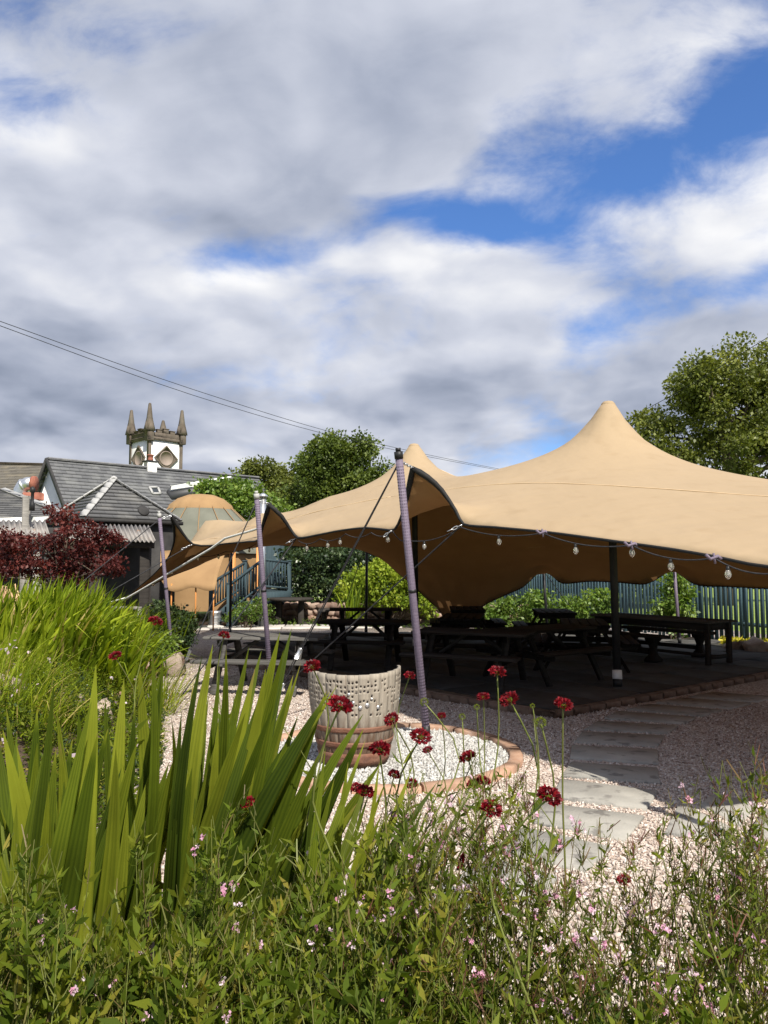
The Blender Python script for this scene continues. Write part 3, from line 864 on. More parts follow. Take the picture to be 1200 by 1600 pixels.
# ---- big slate roofed house
house = None
RL = A(80, 718, 34.0); k2 = (RL.z - 1.68) / (ray(400, 747).z)
RRt = EYE + ray(400, 747) * k2
rd = (RRt - RL); rd.z = 0; rlen = rd.length; rd.normalize()
RRt = RL + rd * (rlen + 0.15)
fn = Vector((rd.y, -rd.x, 0))                 # towards the garden
wv, drop = 4.3, 4.1
EL, ER = RL + fn * wv - Vector((0, 0, drop)), RRt + fn * wv - Vector((0, 0, drop))
BL, BR = RL - fn * wv - Vector((0, 0, drop)), RRt - fn * wv - Vector((0, 0, drop))
house = thing('slate_house', 'long white house with grey slate roof in front of the church tower', 'house', (EL.x, EL.y, 0))
og = -rd * .18
me, rn = roof_plane(EL + og, ER, RRt, RL + og, .24); rfo = obj('roof', me, M_slate_main, house)
me, _ = roof_plane(BR, BL + og, RL + og, RRt, .24); obj('roof', me, M_slate_main, house)
m = MB(); V = [EL, ER, BR, BL]; m.prism([(v.x, v.y) for v in V], 0, EL.z - .05)
V = [EL - fn * .05, BL + fn * .05, RL - Vector((0, 0, .08)), ER - fn * .05, BR + fn * .05, RRt - Vector((0, 0, .08))]
m.add([tuple(v - Vector((0, 0, .06))) for v in V], [(0, 2, 1), (3, 4, 5), (0, 3, 5, 2), (1, 2, 5, 4)]); obj('wall', m.mesh('wall'), M_white_wall, house)
m = MB(); m.beam(RL + og + Vector((0, 0, .04)), RRt + Vector((0, 0, .04)), .3, .10, ch=.03); obj('ridge_capping', m.mesh('ridge'), mat('ridge_tile', (.13, .13, .14), (.2, .2, .2), 3, .7), rfo)
for e in (EL, BL):
    m = MB(); m.beam(e + og * 1.2 + Vector((0, 0, -.05)), RL + og * 1.2 + Vector((0, 0, -.02)), .06, .22); obj('barge_board', m.mesh('barge'), M_dark_wall, house)
# chimney on the ridge
cp = onplane(235, 727, RL, fn)
chm = MB(); Mr2 = Matrix.Rotation(math.atan2(rd.y, rd.x), 3, 'Z')
zc_ = A(235, 722, cp.y).z; chm.box((cp.x, cp.y, zc_ - .40), (.50, .42, .80), Mr2, .02); ch = obj('chimney', chm.mesh('chimney'), M_white_wall, rfo)
m = MB(); m.box((cp.x, cp.y, zc_ + .025), (.66, .52, .05), Mr2, .01)
obj('chimney_slab', m.mesh('chimney_slab'), M_dark_wall, house)
m = MB(); m.lathe([(.12, 0), (.14, .08), (.12, .1), (.13, .24), (.16, .26), (.16, .31), (.1, .31)], 12, (cp.x, cp.y, zc_ + .052)); obj('chimney_pot', m.mesh('chimney_pot'), M_terracotta, house)
# skylight and dormer on the near slope
def quad_frame(name, pix, parent, mat_f, mat_p, lift=.06, fw=.09):
    q = [onplane(x, y, EL, rn) + rn * lift for x, y in pix]
    m = MB()
    for i in range(4): m.beam(q[i], q[(i + 1) % 4], fw, .10, rn)
    f = obj(name, m.mesh(name), mat_f, parent)
    m = MB(); m.add([tuple(v - rn * .01) for v in q], [(0, 1, 2, 3)]); obj('pane', m.mesh('pane'), mat_p, f)
M_glass = mat('dark_glass', (.02, .025, .03), (.03, .035, .04), 2, .08, spec=.6)
M_paint_w = mat('white_paint', (.72, .72, .70), (.80, .80, .78), 3, .6)
quad_frame('skylight', [(233, 763), (246, 763), (250, 773), (238, 773)], house, M_lead, M_glass)
da, db = onplane(262, 772, EL, rn) + rn * .35, onplane(318, 764, EL, rn) + rn * .75
m = MB(); m.beam(da, db + rd * 1.2, .10, .34, rn, .01); dorm = obj('dormer_fascia', m.mesh('dormer'), M_paint_w, house)
m = MB(); m.beam(da - rn * .2 - Vector((0, 0, .25)), db + rd * 1.0 - rn * .2 - Vector((0, 0, .25)), .5, .5, rn); obj('dormer_cheek', m.mesh('dormer_cheek'), M_slate_main, house)

# ---- pyramid roofed pavilion
F0 = A(128, 808, 20.0); ze = F0.z
AP = A(178, 750, 22.0)
ctr2 = Vector((AP.x, AP.y, 0)); d0 = Vector((F0.x, F0.y, 0)) - ctr2
cs = [ctr2 + Matrix.Rotation(R(90 * i), 3, 'Z') @ d0 for i in range(4)]      # front, right, back, left
pav = thing('pavilion', 'slate pyramid roofed outbuilding with pale hip flashings behind the red maple', 'outbuilding', (ctr2.x, ctr2.y, 0))
AP = Vector((AP.x, AP.y, AP.z))
first_roof = None
for i in range(4):
    a, b = cs[i], cs[(i + 1) % 4]
    me, nn_ = roof_plane((a.x, a.y, ze), (b.x, b.y, ze), AP, AP, .20); o = obj('roof', me, M_slate_hip, pav); first_roof = first_roof or o
for i, c in enumerate(cs):
    e = Vector((c.x, c.y, ze + .03)); t = AP + Vector((0, 0, .06)); n = 7
    for q in range(n):
        m = MB(); m.beam(e.lerp(t, q / n + .004), e.lerp(t, (q + 1) / n - .004), .20, .045, ch=.012); obj('hip_flashing', m.mesh('hip'), M_lead, pav)
m = MB(); m.lathe([(.12, -.02), (.08, .05), (.02, .08)], 8, (AP.x, AP.y, AP.z + .04)); obj('finial', m.mesh('finial'), M_lead, pav)
inner = [ctr2 + (c - ctr2) * .92 for c in cs]
m = MB(); m.prism([(c.x, c.y) for c in inner], 0, ze - .04); obj('wall', m.mesh('wall'), M_dark_wall, pav)
for i in range(4):
    a, b = cs[i], cs[(i + 1) % 4]
    m = MB(); m.beam((a.x, a.y, ze - .06), (b.x, b.y, ze - .06), .11, .10); obj('gutter', m.mesh('gutter'), M_dark_wall, pav)
op = A(225, 800, 20.6)
m = MB(); m.lathe([(.01, -.03), (.13, -.025), (.165, 0), (.13, .03), (.01, .035)], 16)
vn = obj('roof_vent', m.mesh('vent'), M_dark_wall, pav, loc=op + Vector((0, -.05, .03)), rot=(R(62), 0, R(42)))

# ---- corrugated lean-to
def corrugated(a, b, c, d, n=26, amp=.03):
    a, b, c, d = map(Vector, (a, b, c, d)); nr = (b - a).cross(d - a).normalized()
    if nr.z < 0: nr = -nr
    V = []; F = []; k = n * 6
    for i in range(k + 1):
        t = i / k; o_ = nr * amp * math.cos(2 * math.pi * n * t)
        V += [tuple(a.lerp(b, t) + o_), tuple(d.lerp(c, t) + o_)]
    for i in range(k): F.append((2 * i, 2 * i + 2, 2 * i + 3, 2 * i + 1))
    me = np_mesh('sheet', V, [F], smooth=True); return me
lt = thing('lean_to_shelter', 'dark open shelter with rusty corrugated roof behind the red maple', 'shelter', (-6.6, 17.5, 0))
a, b = A(96, 842, 17.6), A(243, 846, 17.0); c, d = A(232, 822, 18.9), A(90, 818, 19.6)
sh = obj('roof_sheet', corrugated(a, b, c, d, 22), M_corr, lt)
sm = sh.modifiers.new('thickness', 'SOLIDIFY'); sm.thickness = .008
for px, py, Y in ((228, 850, 17.4), (150, 850, 17.7)):
    t = A(px, py, Y); m = MB(); m.box((t.x, t.y, t.z / 2 - .02), (.22, .16, t.z + .02), ch=.01); obj('post', m.mesh('post'), M_wood_dark, lt)
m = MB(); m.beam(A(100, 848, 17.75), A(240, 852, 17.15), .08, .14); obj('fascia', m.mesh('fascia'), M_wood_dark, lt)
m = MB(); bk_ = [A(60, 850, 19.2), A(250, 850, 18.9)]; m.beam(Vector((bk_[0].x, bk_[0].y, 1.1)), Vector((bk_[1].x, bk_[1].y, 1.1)), .08, 2.25); obj('back_wall', m.mesh('back_wall'), M_dark_wall, lt)
m = MB()
t0, t1 = A(165, 880, 17.6), A(222, 884, 17.3)
m.beam((t0.x, t0.y, .75), (t1.x, t1.y, .75), .3, .06); m.box((t0.x, t0.y, .37), (.08, .3, .72)); m.box((t1.x, t1.y, .37), (.08, .3, .72)); obj('counter', m.mesh('counter'), M_wood_grey, lt)

# ---- low roofs at the left edge
lo = thing('side_house', 'slate roof with white sloping verge at the left edge of the garden', 'house', (-11.5, 19.5, 0))
a, b, c, d = A(-90, 812, 18.0), A(105, 806, 18.6), A(4, 766, 20.5), A(-120, 762, 20.5)
me, nn_ = roof_plane(a, b, c, d, .2); obj('roof', me, M_slate_hip, lo)
for q in range(6):
    m = MB(); m.beam(b.lerp(c, q / 6 + .004) + nn_ * .04, b.lerp(c, (q + 1) / 6 - .004) + nn_ * .04, .16, .05, nn_, .01); obj('verge_flashing', m.mesh('verge'), M_lead, lo)
m = MB(); m.prism([(a.x, a.y + .2), (b.x - .1, b.y + .2), (b.x - .2, c.y), (a.x, d.y)], 0, min(a.z, b.z) - .08); obj('wall', m.mesh('wall'), M_dark_wall, lo)
lean = corrugated(A(-60, 836, 16.6), A(78, 838, 16.9), A(70, 814, 18.2), A(-60, 812, 18.0), 16); o = obj('porch_sheet', lean, M_corr, lo)
sm = o.modifiers.new('thickness', 'SOLIDIFY'); sm.thickness = .008
for px in (-30, 60):
    t = A(px, 838, 17.2); m = MB(); m.box((t.x, t.y, t.z / 2), (.14, .14, t.z), ch=.01); obj('porch_post', m.mesh('post'), M_wood_grey, lo)
t = A(42, 792, 17.5); m = MB(); m.box((t.x, t.y, (t.z + .25) / 2), (.16, .16, t.z + .25), ch=.02); obj('chimney_post', m.mesh('post'), M_wood_grey, lo)
m = MB(); m.lathe([(.06, 0), (.06, .15), (.035, .2), (.035, .4), (.06, .43), (.06, .5), (.02, .55)], 10, A(50, 798, 17.3)); obj('flue', m.mesh('flue'), M_black, lo)

fr = thing('far_house', 'brown slate roof at the far left behind the metal duct', 'house', (-22, 42, 0))
a, b, c, d = A(-120, 790, 40), A(66, 790, 38), A(72, 727, 43), A(-120, 722, 43)
me, _ = roof_plane(a, b, c, d, .24); obj('roof', me, M_slate_far, fr)
m = MB(); m.prism([(a.x, a.y + .2), (b.x, b.y + .2), (c.x, c.y), (d.x, d.y)], 0, min(a.z, b.z) - .1); obj('wall', m.mesh('wall'), M_white_wall, fr)
m = MB(); m.beam(c + Vector((.1, 0, .05)), d + Vector((0, 0, .05)), .3, .12, ch=.03); obj('ridge_capping', m.mesh('ridge'), M_stone, fr)

du = thing('ventilation_duct', 'bent silver ventilation duct between the slate roofs', 'duct', A(34, 790, 22))
pts = [A(32, 800, 22), A(32, 776, 22), A(33, 766, 22), A(37, 759, 22), A(43, 756, 22), A(52, 756, 22)]
m = MB(); m.tube(pts, .20, 14); obj('pipe', m.mesh('pipe', True), M_steel, du)
for p_, q_ in ((pts[1], pts[2]), (pts[3], pts[4])):
    m = MB(); dd = (q_ - p_).normalized(); m.tube([p_ - dd * .03, p_ + dd * .03], .215, 14); obj('collar', m.mesh('collar'), M_steel, du)
m = MB(); m.tube([pts[-1] - Vector((.02, 0, 0)), pts[-1] + Vector((.07, 0, 0))], .225, 14); obj('cowl', m.mesh('cowl'), M_terracotta, du)
m = MB(); q = A(52, 776, 21.9); m.box(q, (.5, .3, .22), ch=.02); obj('base_block', m.mesh('base_block'), M_terracotta, du)
# ================================================================== the stretch tent
def tentmat():
    m = bpy.data.materials.new('tan_stretch_fabric'); nt, N, L = nodes(m)
    out = N.new('ShaderNodeOutputMaterial'); bs = N.new('ShaderNodeBsdfPrincipled')
    tc = N.new('ShaderNodeTexCoord')
    def nz(scale, detail, stretch=None):
        mp = N.new('ShaderNodeMapping'); L.new(tc.outputs['Object'], mp.inputs[0])
        if stretch: mp.inputs['Scale'].default_value = stretch
        n = N.new('ShaderNodeTexNoise'); L.new(mp.outputs[0], n.inputs[0]); n.inputs['Scale'].default_value = scale; n.inputs['Detail'].default_value = detail
        return n.outputs['Fac']
    a = nz(.7, 5); b = nz(3.5, 8)
    mx = N.new('ShaderNodeMix'); mx.data_type = 'RGBA'; L.new(a, mx.inputs[0]); mx.inputs[6].default_value = (.385, .285, .175, 1); mx.inputs[7].default_value = (.445, .335, .21, 1)
    mr = N.new('ShaderNodeMapRange'); L.new(b, mr.inputs[0]); mr.inputs[1].default_value = .55; mr.inputs[2].default_value = .80; mr.inputs[4].default_value = .28
    m2 = N.new('ShaderNodeMix'); m2.data_type = 'RGBA'; L.new(mr.outputs[0], m2.inputs[0]); L.new(mx.outputs[2], m2.inputs[6]); m2.inputs[7].default_value = (.27, .178, .09, 1)
    # sparse bird and leaf stains
    vo = N.new('ShaderNodeTexVoronoi'); vo.inputs['Scale'].default_value = 1.3; L.new(tc.outputs['Object'], vo.inputs['Vector'])
    sp = N.new('ShaderNodeMapRange'); L.new(vo.outputs['Distance'], sp.inputs[0]); sp.inputs[1].default_value = .035; sp.inputs[2].default_value = .015; sp.inputs[4].default_value = .6
    m3 = N.new('ShaderNodeMix'); m3.data_type = 'RGBA'; L.new(sp.outputs[0], m3.inputs[0]); L.new(m2.outputs[2], m3.inputs[6]); m3.inputs[7].default_value = (.2, .11, .05, 1)
    L.new(m3.outputs[2], bs.inputs['Base Color']); bs.inputs['Roughness'].default_value = .72; bs.inputs['Specular IOR Level'].default_value = .25
    # cloth wrinkles
    w1 = nz(1.6, 3, (1, .35, 1)); w2 = nz(5, 4, (.4, 1, 1))
    ad = N.new('ShaderNodeMath'); ad.operation = 'MULTIPLY_ADD'; L.new(w2, ad.inputs[0]); ad.inputs[1].default_value = .25; L.new(w1, ad.inputs[2])
    bp = N.new('ShaderNodeBump'); bp.inputs['Strength'].default_value = .42; bp.inputs['Distance'].default_value = .12; L.new(ad.outputs[0], bp.inputs['Height'])
    L.new(bp.outputs[0], bs.inputs['Normal'])
    tr = N.new('ShaderNodeBsdfTranslucent'); L.new(m3.outputs[2], tr.inputs[0]); ms = N.new('ShaderNodeMixShader'); ms.inputs[0].default_value = .22
    L.new(bs.outputs[0], ms.inputs[1]); L.new(tr.outputs[0], ms.inputs[2]); L.new(ms.outputs[0], out.inputs[0])
    return m
M_tent = tentmat()
M_tent_in = mat('shaded_tent_underside', (.34, .195, .09), (.40, .235, .11), 1.2, .85, .12, 4, bdist=.08, spec=.1, trans=.35)  # browner underside colour stands in for the shade beneath the canopy

def cat_rom(P, n):
    P = [np.array(p, float) for p in P]; out = []
    for i in range(len(P) - 1):
        p0 = P[max(i - 1, 0)]; p1 = P[i]; p2 = P[i + 1]; p3 = P[min(i + 2, len(P) - 1)]
        # centripetal-like damping
        m1 = (p2 - p0) / 2; m2 = (p3 - p1) / 2; L = np.linalg.norm(p2 - p1)
        for m in (m1, m2):
            k = np.linalg.norm(m)
            if k > L: m *= L / k
        k = max(2, int(L / n))
        for j in range(k):
            t = j / k
            out.append((2 * t**3 - 3 * t**2 + 1) * p1 + (t**3 - 2 * t**2 + t) * m1 + (-2 * t**3 + 3 * t**2) * p2 + (t**3 - t**2) * m2)
    return out + [P[-1]]
def W3(l): return [tuple(A(*q)) for q in l]
TIP3 = (268, 806, 12.7); TIP2 = (421, 788, 10.1); TIPA = (645, 731, 7.75)
LCOR = (196, 934, 15.2)
near32 = W3([TIP3, (285, 832, 12.85), (302, 850, 12.95), (328, 852, 12.75), (352, 849, 12.4), (385, 846, 11.6), (404, 842, 10.9), (412, 815, 10.4), TIP2])
near2A = W3([TIP2, (440, 806, 10.15), (455, 828, 10.25), (466, 840, 10.15), (497, 835, 9.7), (533, 828, 9.25), (573, 824, 8.85), (603, 827, 8.55), (617, 826, 8.4), (631, 795, 8.05), TIPA])
nearR = W3([TIPA, (668, 745, 7.72), (690, 765, 7.74), (712, 797, 7.68), (724, 818, 7.6), (775, 823, 7.14), (850, 830, 6.58), (920, 839, 6.12), (985, 848, 5.76), (1050, 857, 5.43), (1115, 868, 5.14), (1200, 884, 4.8)])
nearR += [(2.58, 4.35, 1.7), (2.68, 3.95, 2.0), (2.7, 3.6, 2.5)]
right = [(2.7, 3.6, 2.5), (3.1, 4.0, 1.98), (4.2, 4.75, 1.85), (5.4, 5.35, 1.95), (5.9, 5.5, 2.5), (6.3, 5.95, 1.95), (7.5, 6.9, 1.85), (8.7, 7.6, 2.0), (9.2, 7.8, 2.5), (9.25, 8.6, 1.95), (9.4, 10.5, 1.75), (9.6, 12.6, 1.75), (9.8, 13.6, 1.9)]
farR = [(9.8, 13.6, 1.9)] + W3([(1350, 925, 14.1), (1280, 922, 14.4), (1200, 919, 14.9), (1140, 916, 15.3), (1092, 914, 15.65), (1072, 904, 15.95), (1053, 889, 16.3), (1031, 901, 16.25), (1009, 912, 16.2), (960, 909, 16.6), (920, 908, 16.95), (879, 911, 17.25), (863, 899, 17.6), (848, 890, 17.9), (834, 901, 17.75), (817, 917, 17.7), (790, 929, 17.85), (757, 945, 18.1), (738, 962, 18.4), (732, 990, 18.75)])
farT = W3([(732, 990, 18.75), (697, 990, 18.85)])
farL = W3([(697, 990, 18.85), (690, 958, 18.55), (668, 936, 18.4), (640, 910, 18.4), (613, 887, 18.6), (595, 866, 18.8), (582, 843, 19.1), (568, 847, 18.9), (540, 853, 18.5), (500, 854, 18.4), (463, 853, 18.5), (420, 850, 18.7), (376, 845, 18.9), (360, 850, 19.0), (342, 864, 18.2), (310, 883, 17.0), (262, 902, 16.1), LCOR])
left = W3([LCOR, (214, 919, 14.7), (240, 897, 14.1), (262, 872, 13.6), (272, 845, 13.15), (272, 822, 12.85), TIP3])
STEP = .13
B = []
for s in (near32, near2A, nearR, right, farR, farT, farL, left):
    B += cat_rom(s, STEP)[:-1]
B = np.array(B); nB = len(B)
PK1 = A(950, 629, 11.2); PK2 = A(647, 695, 14.0); PK3 = Vector((7.3, 9.2, 2.4))
WING = A(345, 812, 14.9); WING2 = A(430, 800, 13.2)
PEAKS = [(PK1, .10), (PK2, .10), (PK3, .10), (WING, .30), (WING2, .25), (A(848, 880, 17.15), .14), (A(1053, 880, 15.6), .14)]
def solve_tent():
    poly = B[:, :2]
    X, Y = np.meshgrid(np.arange(-7, 10.2, STEP), np.arange(4, 20, STEP * .866))
    X = X + (np.arange(X.shape[0]) % 2)[:, None] * STEP / 2
    P = np.stack([X.ravel(), Y.ravel()], 1); P = P[inside(P, poly)]; P = P[polydist(P, poly) > STEP * .45]
    for pk, r in PEAKS: P = P[np.hypot(P[:, 0] - pk.x, P[:, 1] - pk.y) > r * 3.6]
    extra = []; fixed = []
    for pk, r in PEAKS:
        extra.append((pk.x, pk.y)); fixed.append(pk.z)
        for k in range(12): extra.append((pk.x + r * math.cos(k * math.pi / 6), pk.y + r * math.sin(k * math.pi / 6))); fixed.append(pk.z - .03)
        for rr in (1.6, 2.5):
            for k in range(14): extra.append((pk.x + rr * r * math.cos(k * math.pi / 7 + rr), pk.y + rr * r * math.sin(k * math.pi / 7 + rr))); fixed.append(None)
    pts = [Vector(p) for p in poly] + [Vector(p) for p in extra] + [Vector(p) for p in P]
    edges = [(i, (i + 1) % nB) for i in range(nB)]
    vo, eo, fo, *_ = delaunay_2d_cdt(pts, edges, [], 2, 1e-5)
    V = np.array([tuple(v) for v in vo]); F = np.array([f for f in fo if len(f) == 3])
    cen = V[F].mean(1); F = F[inside(cen, poly)]
    n = len(V); z = np.full(n, 2.5); fix = np.zeros(n, bool)
    # delaunay keeps the input order when nothing merges; match by position to be safe
    def near(p):
        return int(np.argmin(np.hypot(V[:, 0] - p[0], V[:, 1] - p[1])))
    for p in B:
        i = near(p); z[i] = p[2]; fix[i] = True
    for p, zz in zip(extra, fixed):
        if zz is not None: i = near(p); z[i] = zz; fix[i] = True
    E = np.concatenate([F[:, [0, 1]], F[:, [1, 2]], F[:, [2, 0]]]); E = np.unique(np.sort(E, 1), axis=0)
    Ld = np.linalg.norm(V[E[:, 0]] - V[E[:, 1]], axis=1); w = 1.0 / np.maximum(Ld, .02)
    deg = np.bincount(E[:, 0], w, n) + np.bincount(E[:, 1], w, n) + 1e-12
    free = ~fix
    load = LOAD
    # conjugate gradients on the free vertices
    def lap(x): return deg * x - np.bincount(E[:, 0], w * x[E[:, 1]], n) - np.bincount(E[:, 1], w * x[E[:, 0]], n)
    x = np.where(fix, z, 2.4); r = np.where(free, load - lap(x), 0); p_ = r / deg; zz = r / deg; rz = (r * zz).sum()
    for it in range(900):
        Ap = np.where(free, lap(p_), 0); al = rz / (p_ * Ap).sum(); x = x + al * p_; r = r - al * Ap
        if np.abs(r).max() < 1e-6: break
        zz = r / deg; rn = (r * zz).sum(); p_ = zz + rn / rz * p_; rz = rn
    # gathered folds at the foot behind, slack wrinkles by the near hem
    foot = np.array(A(715, 990, 18.8))[:2]
    d = V - foot; rad = np.hypot(d[:, 0], d[:, 1]); ang = np.arctan2(d[:, 1], d[:, 0])
    x = x + np.where(free, .05 * np.exp(-rad / 1.1) * np.sin(ang * 16) * np.clip(rad / .4, 0, 1), 0)
    for (cx, cy, sx, ax) in ((1.95, 6.0, .5, -1.0), (1.5, 6.75, .35, -1.0), (2.35, 5.4, .6, -1.0)):
        u = (V[:, 0] - cx) * math.cos(ax) + (V[:, 1] - cy) * math.sin(ax); v = -(V[:, 0] - cx) * math.sin(ax) + (V[:, 1] - cy) * math.cos(ax)
        x = x + np.where(free, .03 * np.exp(-(u / sx) ** 2 - (v / .35) ** 2) * np.sin(v * 26 + u * 3), 0)
    # tension creases fanning out of the pulled corners and the peaks
    for (tp, amp, dec, k) in [(A(*TIPA), .016, .75, 19), (A(*TIP2), .013, .7, 17), (A(*TIP3), .012, .7, 15), (PK1, .010, .9, 17), (PK2, .010, .9, 15), (A(724, 818, 7.6), .010, .5, 15), (A(985, 848, 5.76), .012, .5, 17), (A(1115, 868, 5.14), .014, .55, 17), (A(850, 830, 6.58), .010, .45, 15)]:
        d = V - np.array((tp[0], tp[1])); rad = np.hypot(d[:, 0], d[:, 1]); an = np.arctan2(d[:, 1], d[:, 0])
        x = x + np.where(free, amp * np.exp(-rad / dec) * np.clip(rad / .3, 0, 1) * np.sin(an * k + 1.7 * np.sin(an * 3)), 0)
    return np.column_stack([V, x]), F
LOAD = 0.010
TV, TF = solve_tent()
# wind the faces upward
nr = np.cross(TV[TF[:, 1]] - TV[TF[:, 0]], TV[TF[:, 2]] - TV[TF[:, 0]]); flip = nr[:, 2] < 0; TF[flip] = TF[flip][:, ::-1]
tent = thing('stretch_tent', 'large tan stretch tent with two peaks over the picnic tables', 'tent', (PK1.x, PK1.y, 0))
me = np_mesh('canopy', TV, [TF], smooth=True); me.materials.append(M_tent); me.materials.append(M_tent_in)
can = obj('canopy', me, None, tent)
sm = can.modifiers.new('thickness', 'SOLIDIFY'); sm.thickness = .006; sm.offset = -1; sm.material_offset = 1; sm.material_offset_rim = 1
# black hem band round the edge, wider towards the pulled corners
tips = [np.array(A(*t)) for t in (TIP3, TIP2, TIPA)] + [np.array(p) for p in ((2.7, 3.6, 2.5), (5.9, 5.5, 2.5), (9.2, 7.8, 2.5), (9.8, 13.6, 1.9))] + [np.array(A(*q)) for q in ((1053, 889, 16.3), (848, 890, 17.9), LCOR)]
hv = np.array([0, 0, 0.0]); rad = []
for p in B:
    dd = min(np.linalg.norm(p - t) for t in tips[:3]); rad.append(.012 + .022 * math.exp(-(dd / .5) ** 2))
Bc = [Vector(p) for p in B] + [Vector(B[0])]
m = MB(); m.tube([p - Vector((0, 0, .006)) for p in Bc], rad + [rad[0]], 6, cap=False)
obj('hem', m.mesh('hem', True), M_hem, can)
# sewn seams across the panels
def zt_at(x, y):
    i = np.argsort(np.hypot(TV[:, 0] - x, TV[:, 1] - y))[:4]; d = np.hypot(TV[i, 0] - x, TV[i, 1] - y) + .01; w = 1 / d
    return float((TV[i, 2] * w).sum() / w.sum())
M_seam = mat('tan_seam', (.56, .41, .24), (.62, .46, .28), 5, .7)
poly2 = B[:, :2]
for a, b in (((-3.2, 13.4), (.1, 11.0)), ((.1, 11.0), (4.9, 5.6)), ((-1.6, 15.8), (7.6, 9.4)), ((-.2, 18.0), (8.6, 12.4))):
    pts = []
    for t in np.linspace(0, 1, 60):
        x, y = a[0] + (b[0] - a[0]) * t, a[1] + (b[1] - a[1]) * t
        if inside([(x, y)], poly2)[0]: pts.append(Vector((x, y, zt_at(x, y) + .004)))
    if len(pts) > 3:
        # smooth
        for _ in range(4): pts = [pts[0]] + [Vector((p.x, p.y, (q.z + 2 * p.z + r.z) / 4)) for q, p, r in zip(pts, pts[1:], pts[2:])] + [pts[-1]]
        m = MB(); m.tube(pts, .0055, 5); obj('seam', m.mesh('seam', True), M_seam, can)
# rubber caps on the peaks
for pk, r in PEAKS[:2]:
    m = MB(); m.lathe([(.11, -.075), (.10, -.02), (.07, .012), (.02, .024)], 16, pk); obj('peak_cap', m.mesh('peak_cap', True), M_tent, tent)

# poles
def pole(a, b, r, mat_, name='pole', taper=1.0, label=None):
    a, b = Vector(a), Vector(b); m = MB()
    m.tube([a, a.lerp(b, .5), b], [r, r * (1 + taper) / 2, r * taper], 12); 
    o = obj(name, m.mesh('pole', True), mat_, tent, label=label)
    for t in (0.01,):
        m = MB(); d = (b - a).normalized(); m.tube([a - d * .0, a + d * .12], r * 1.12, 12); obj('foot', m.mesh('foot'), M_black, o)
    return o
PA0, PA1 = G(667, 1152), A(623, 712, 7.35)
P20, P21 = G(424, 1082), A(401, 776, 10.0)
P30, P31 = G(271, 1046), A(249, 806, 12.6)
poles = []
for a, b, lab, r in ((PA0, PA1, 'purple pole leaning at the near corner', .037), (P20, P21, 'purple pole at the middle corner', .033), (P30, P31, 'thin purple pole at the left corner', .030)):
    o = pole(a, b, r, M_purple, 'perimeter_pole', label=lab); poles.append(o)
    a, b = Vector(a), Vector(b); d = (b - a).normalized()
    # ribbed sleeve of wound tape
    L = (b - a).length; m = MB(); n = int(L / .03)
    for i in range(4, n - 2):
        p = a + d * (i * .03); m.tube([p, p + d * .012], r + .0010, 10, cap=False)
    obj('wound_tape', m.mesh('tape'), M_purple, o)
    m = MB(); m.tube([b - d * .03, b + d * .04], r * 1.15, 12); m.tube([b + d * .04, b + d * .075], r * .7, 12); obj('cap', m.mesh('cap'), M_black if r == .037 else M_lead, o)
    m = MB(); m.tube([a + d * (L * .52), a + d * (L * .52 + .03)], r * 1.12, 12); obj('lock_ring', m.mesh('lock'), M_black, o)
for (bx, by, tp) in ((965, 1073, PK1), (650, 1016, PK2)):
    a = G(bx, by, .06); o = pole(a, tp - Vector((0, 0, .05)), .055, M_black, 'centre_pole')
    d = (Vector(tp) - a).normalized(); m = MB(); m.tube([a + d * .10, a + d * .22], .066, 12); obj('white_sleeve', m.mesh('sleeve'), M_rope_w, o)
pole((PK3.x, PK3.y, .03), PK3 - Vector((0, 0, .05)), .055, M_black, 'centre_pole')
for t, b in ((A(572, 851, 18.95), None), (A(360, 852, 18.98), None), (A(848, 892, 17.9), None), (A(1053, 891, 16.3), 1)):
    t = Vector(t); a = Vector((t.x + (.12 if t.x > 0 else 0), t.y + .1, .0 if not inside([(t.x, t.y)], PAT)[0] else .06))
    pole(a, t + Vector((.02, .03, .02)), .034, M_purple if b else M_black, 'far_pole')
for t in ((2.7, 3.6, 2.5), (5.9, 5.5, 2.5), (9.2, 7.8, 2.5), (9.8, 13.6, 1.9)):
    t = Vector(t); pole((t.x + .12, t.y - .1, 0), t + Vector((.05, -.05, .1)), .043, M_purple, 'perimeter_pole')

# ropes and fittings
def rope(name, pts, r=.009, mat_=None, sag=0.0, n=12):
    pts = [Vector(p) for p in pts]; q = []
    for i in range(len(pts) - 1):
        for j in range(n):
            t = j / n; q.append(pts[i].lerp(pts[i + 1], t) - Vector((0, 0, sag * 4 * t * (1 - t))))
    q.append(pts[-1]); m = MB(); m.tube(q, r, 5); return obj(name, m.mesh(name, True), mat_ or M_rope, tent)
def ratchet(a, b, t):
    a, b = Vector(a), Vector(b); d = (b - a).normalized(); p = a.lerp(b, t)
    m = MB(); m.beam(p - d * .07, p + d * .07, .045, .03, ch=.006); m.tube([p + d * .09, p + d * .05, p + d * .06 + Vector((.03, 0, .02))], .008, 6)
    obj('ratchet', m.mesh('ratchet'), M_steel if t > .6 else M_black, tent)
def shackle(p, q):
    """chain of small steel links from p to q"""
    p, q = Vector(p), Vector(q); n = max(2, int((q - p).length / .045)); d = (q - p).normalized()
    for i in range(n):
        c = p.lerp(q, (i + .5) / n); m = MB(); up = Vector((0, 0, 1)) if i % 2 else d.cross(Vector((0, 0, 1))).normalized()
        ring_ = [c + d * (.032 * math.cos(k * math.pi / 4)) + up * (.014 * math.sin(k * math.pi / 4)) for k in range(9)]
        m.tube(ring_, .005, 5, cap=False); obj('link', m.mesh('link'), M_steel, tent)
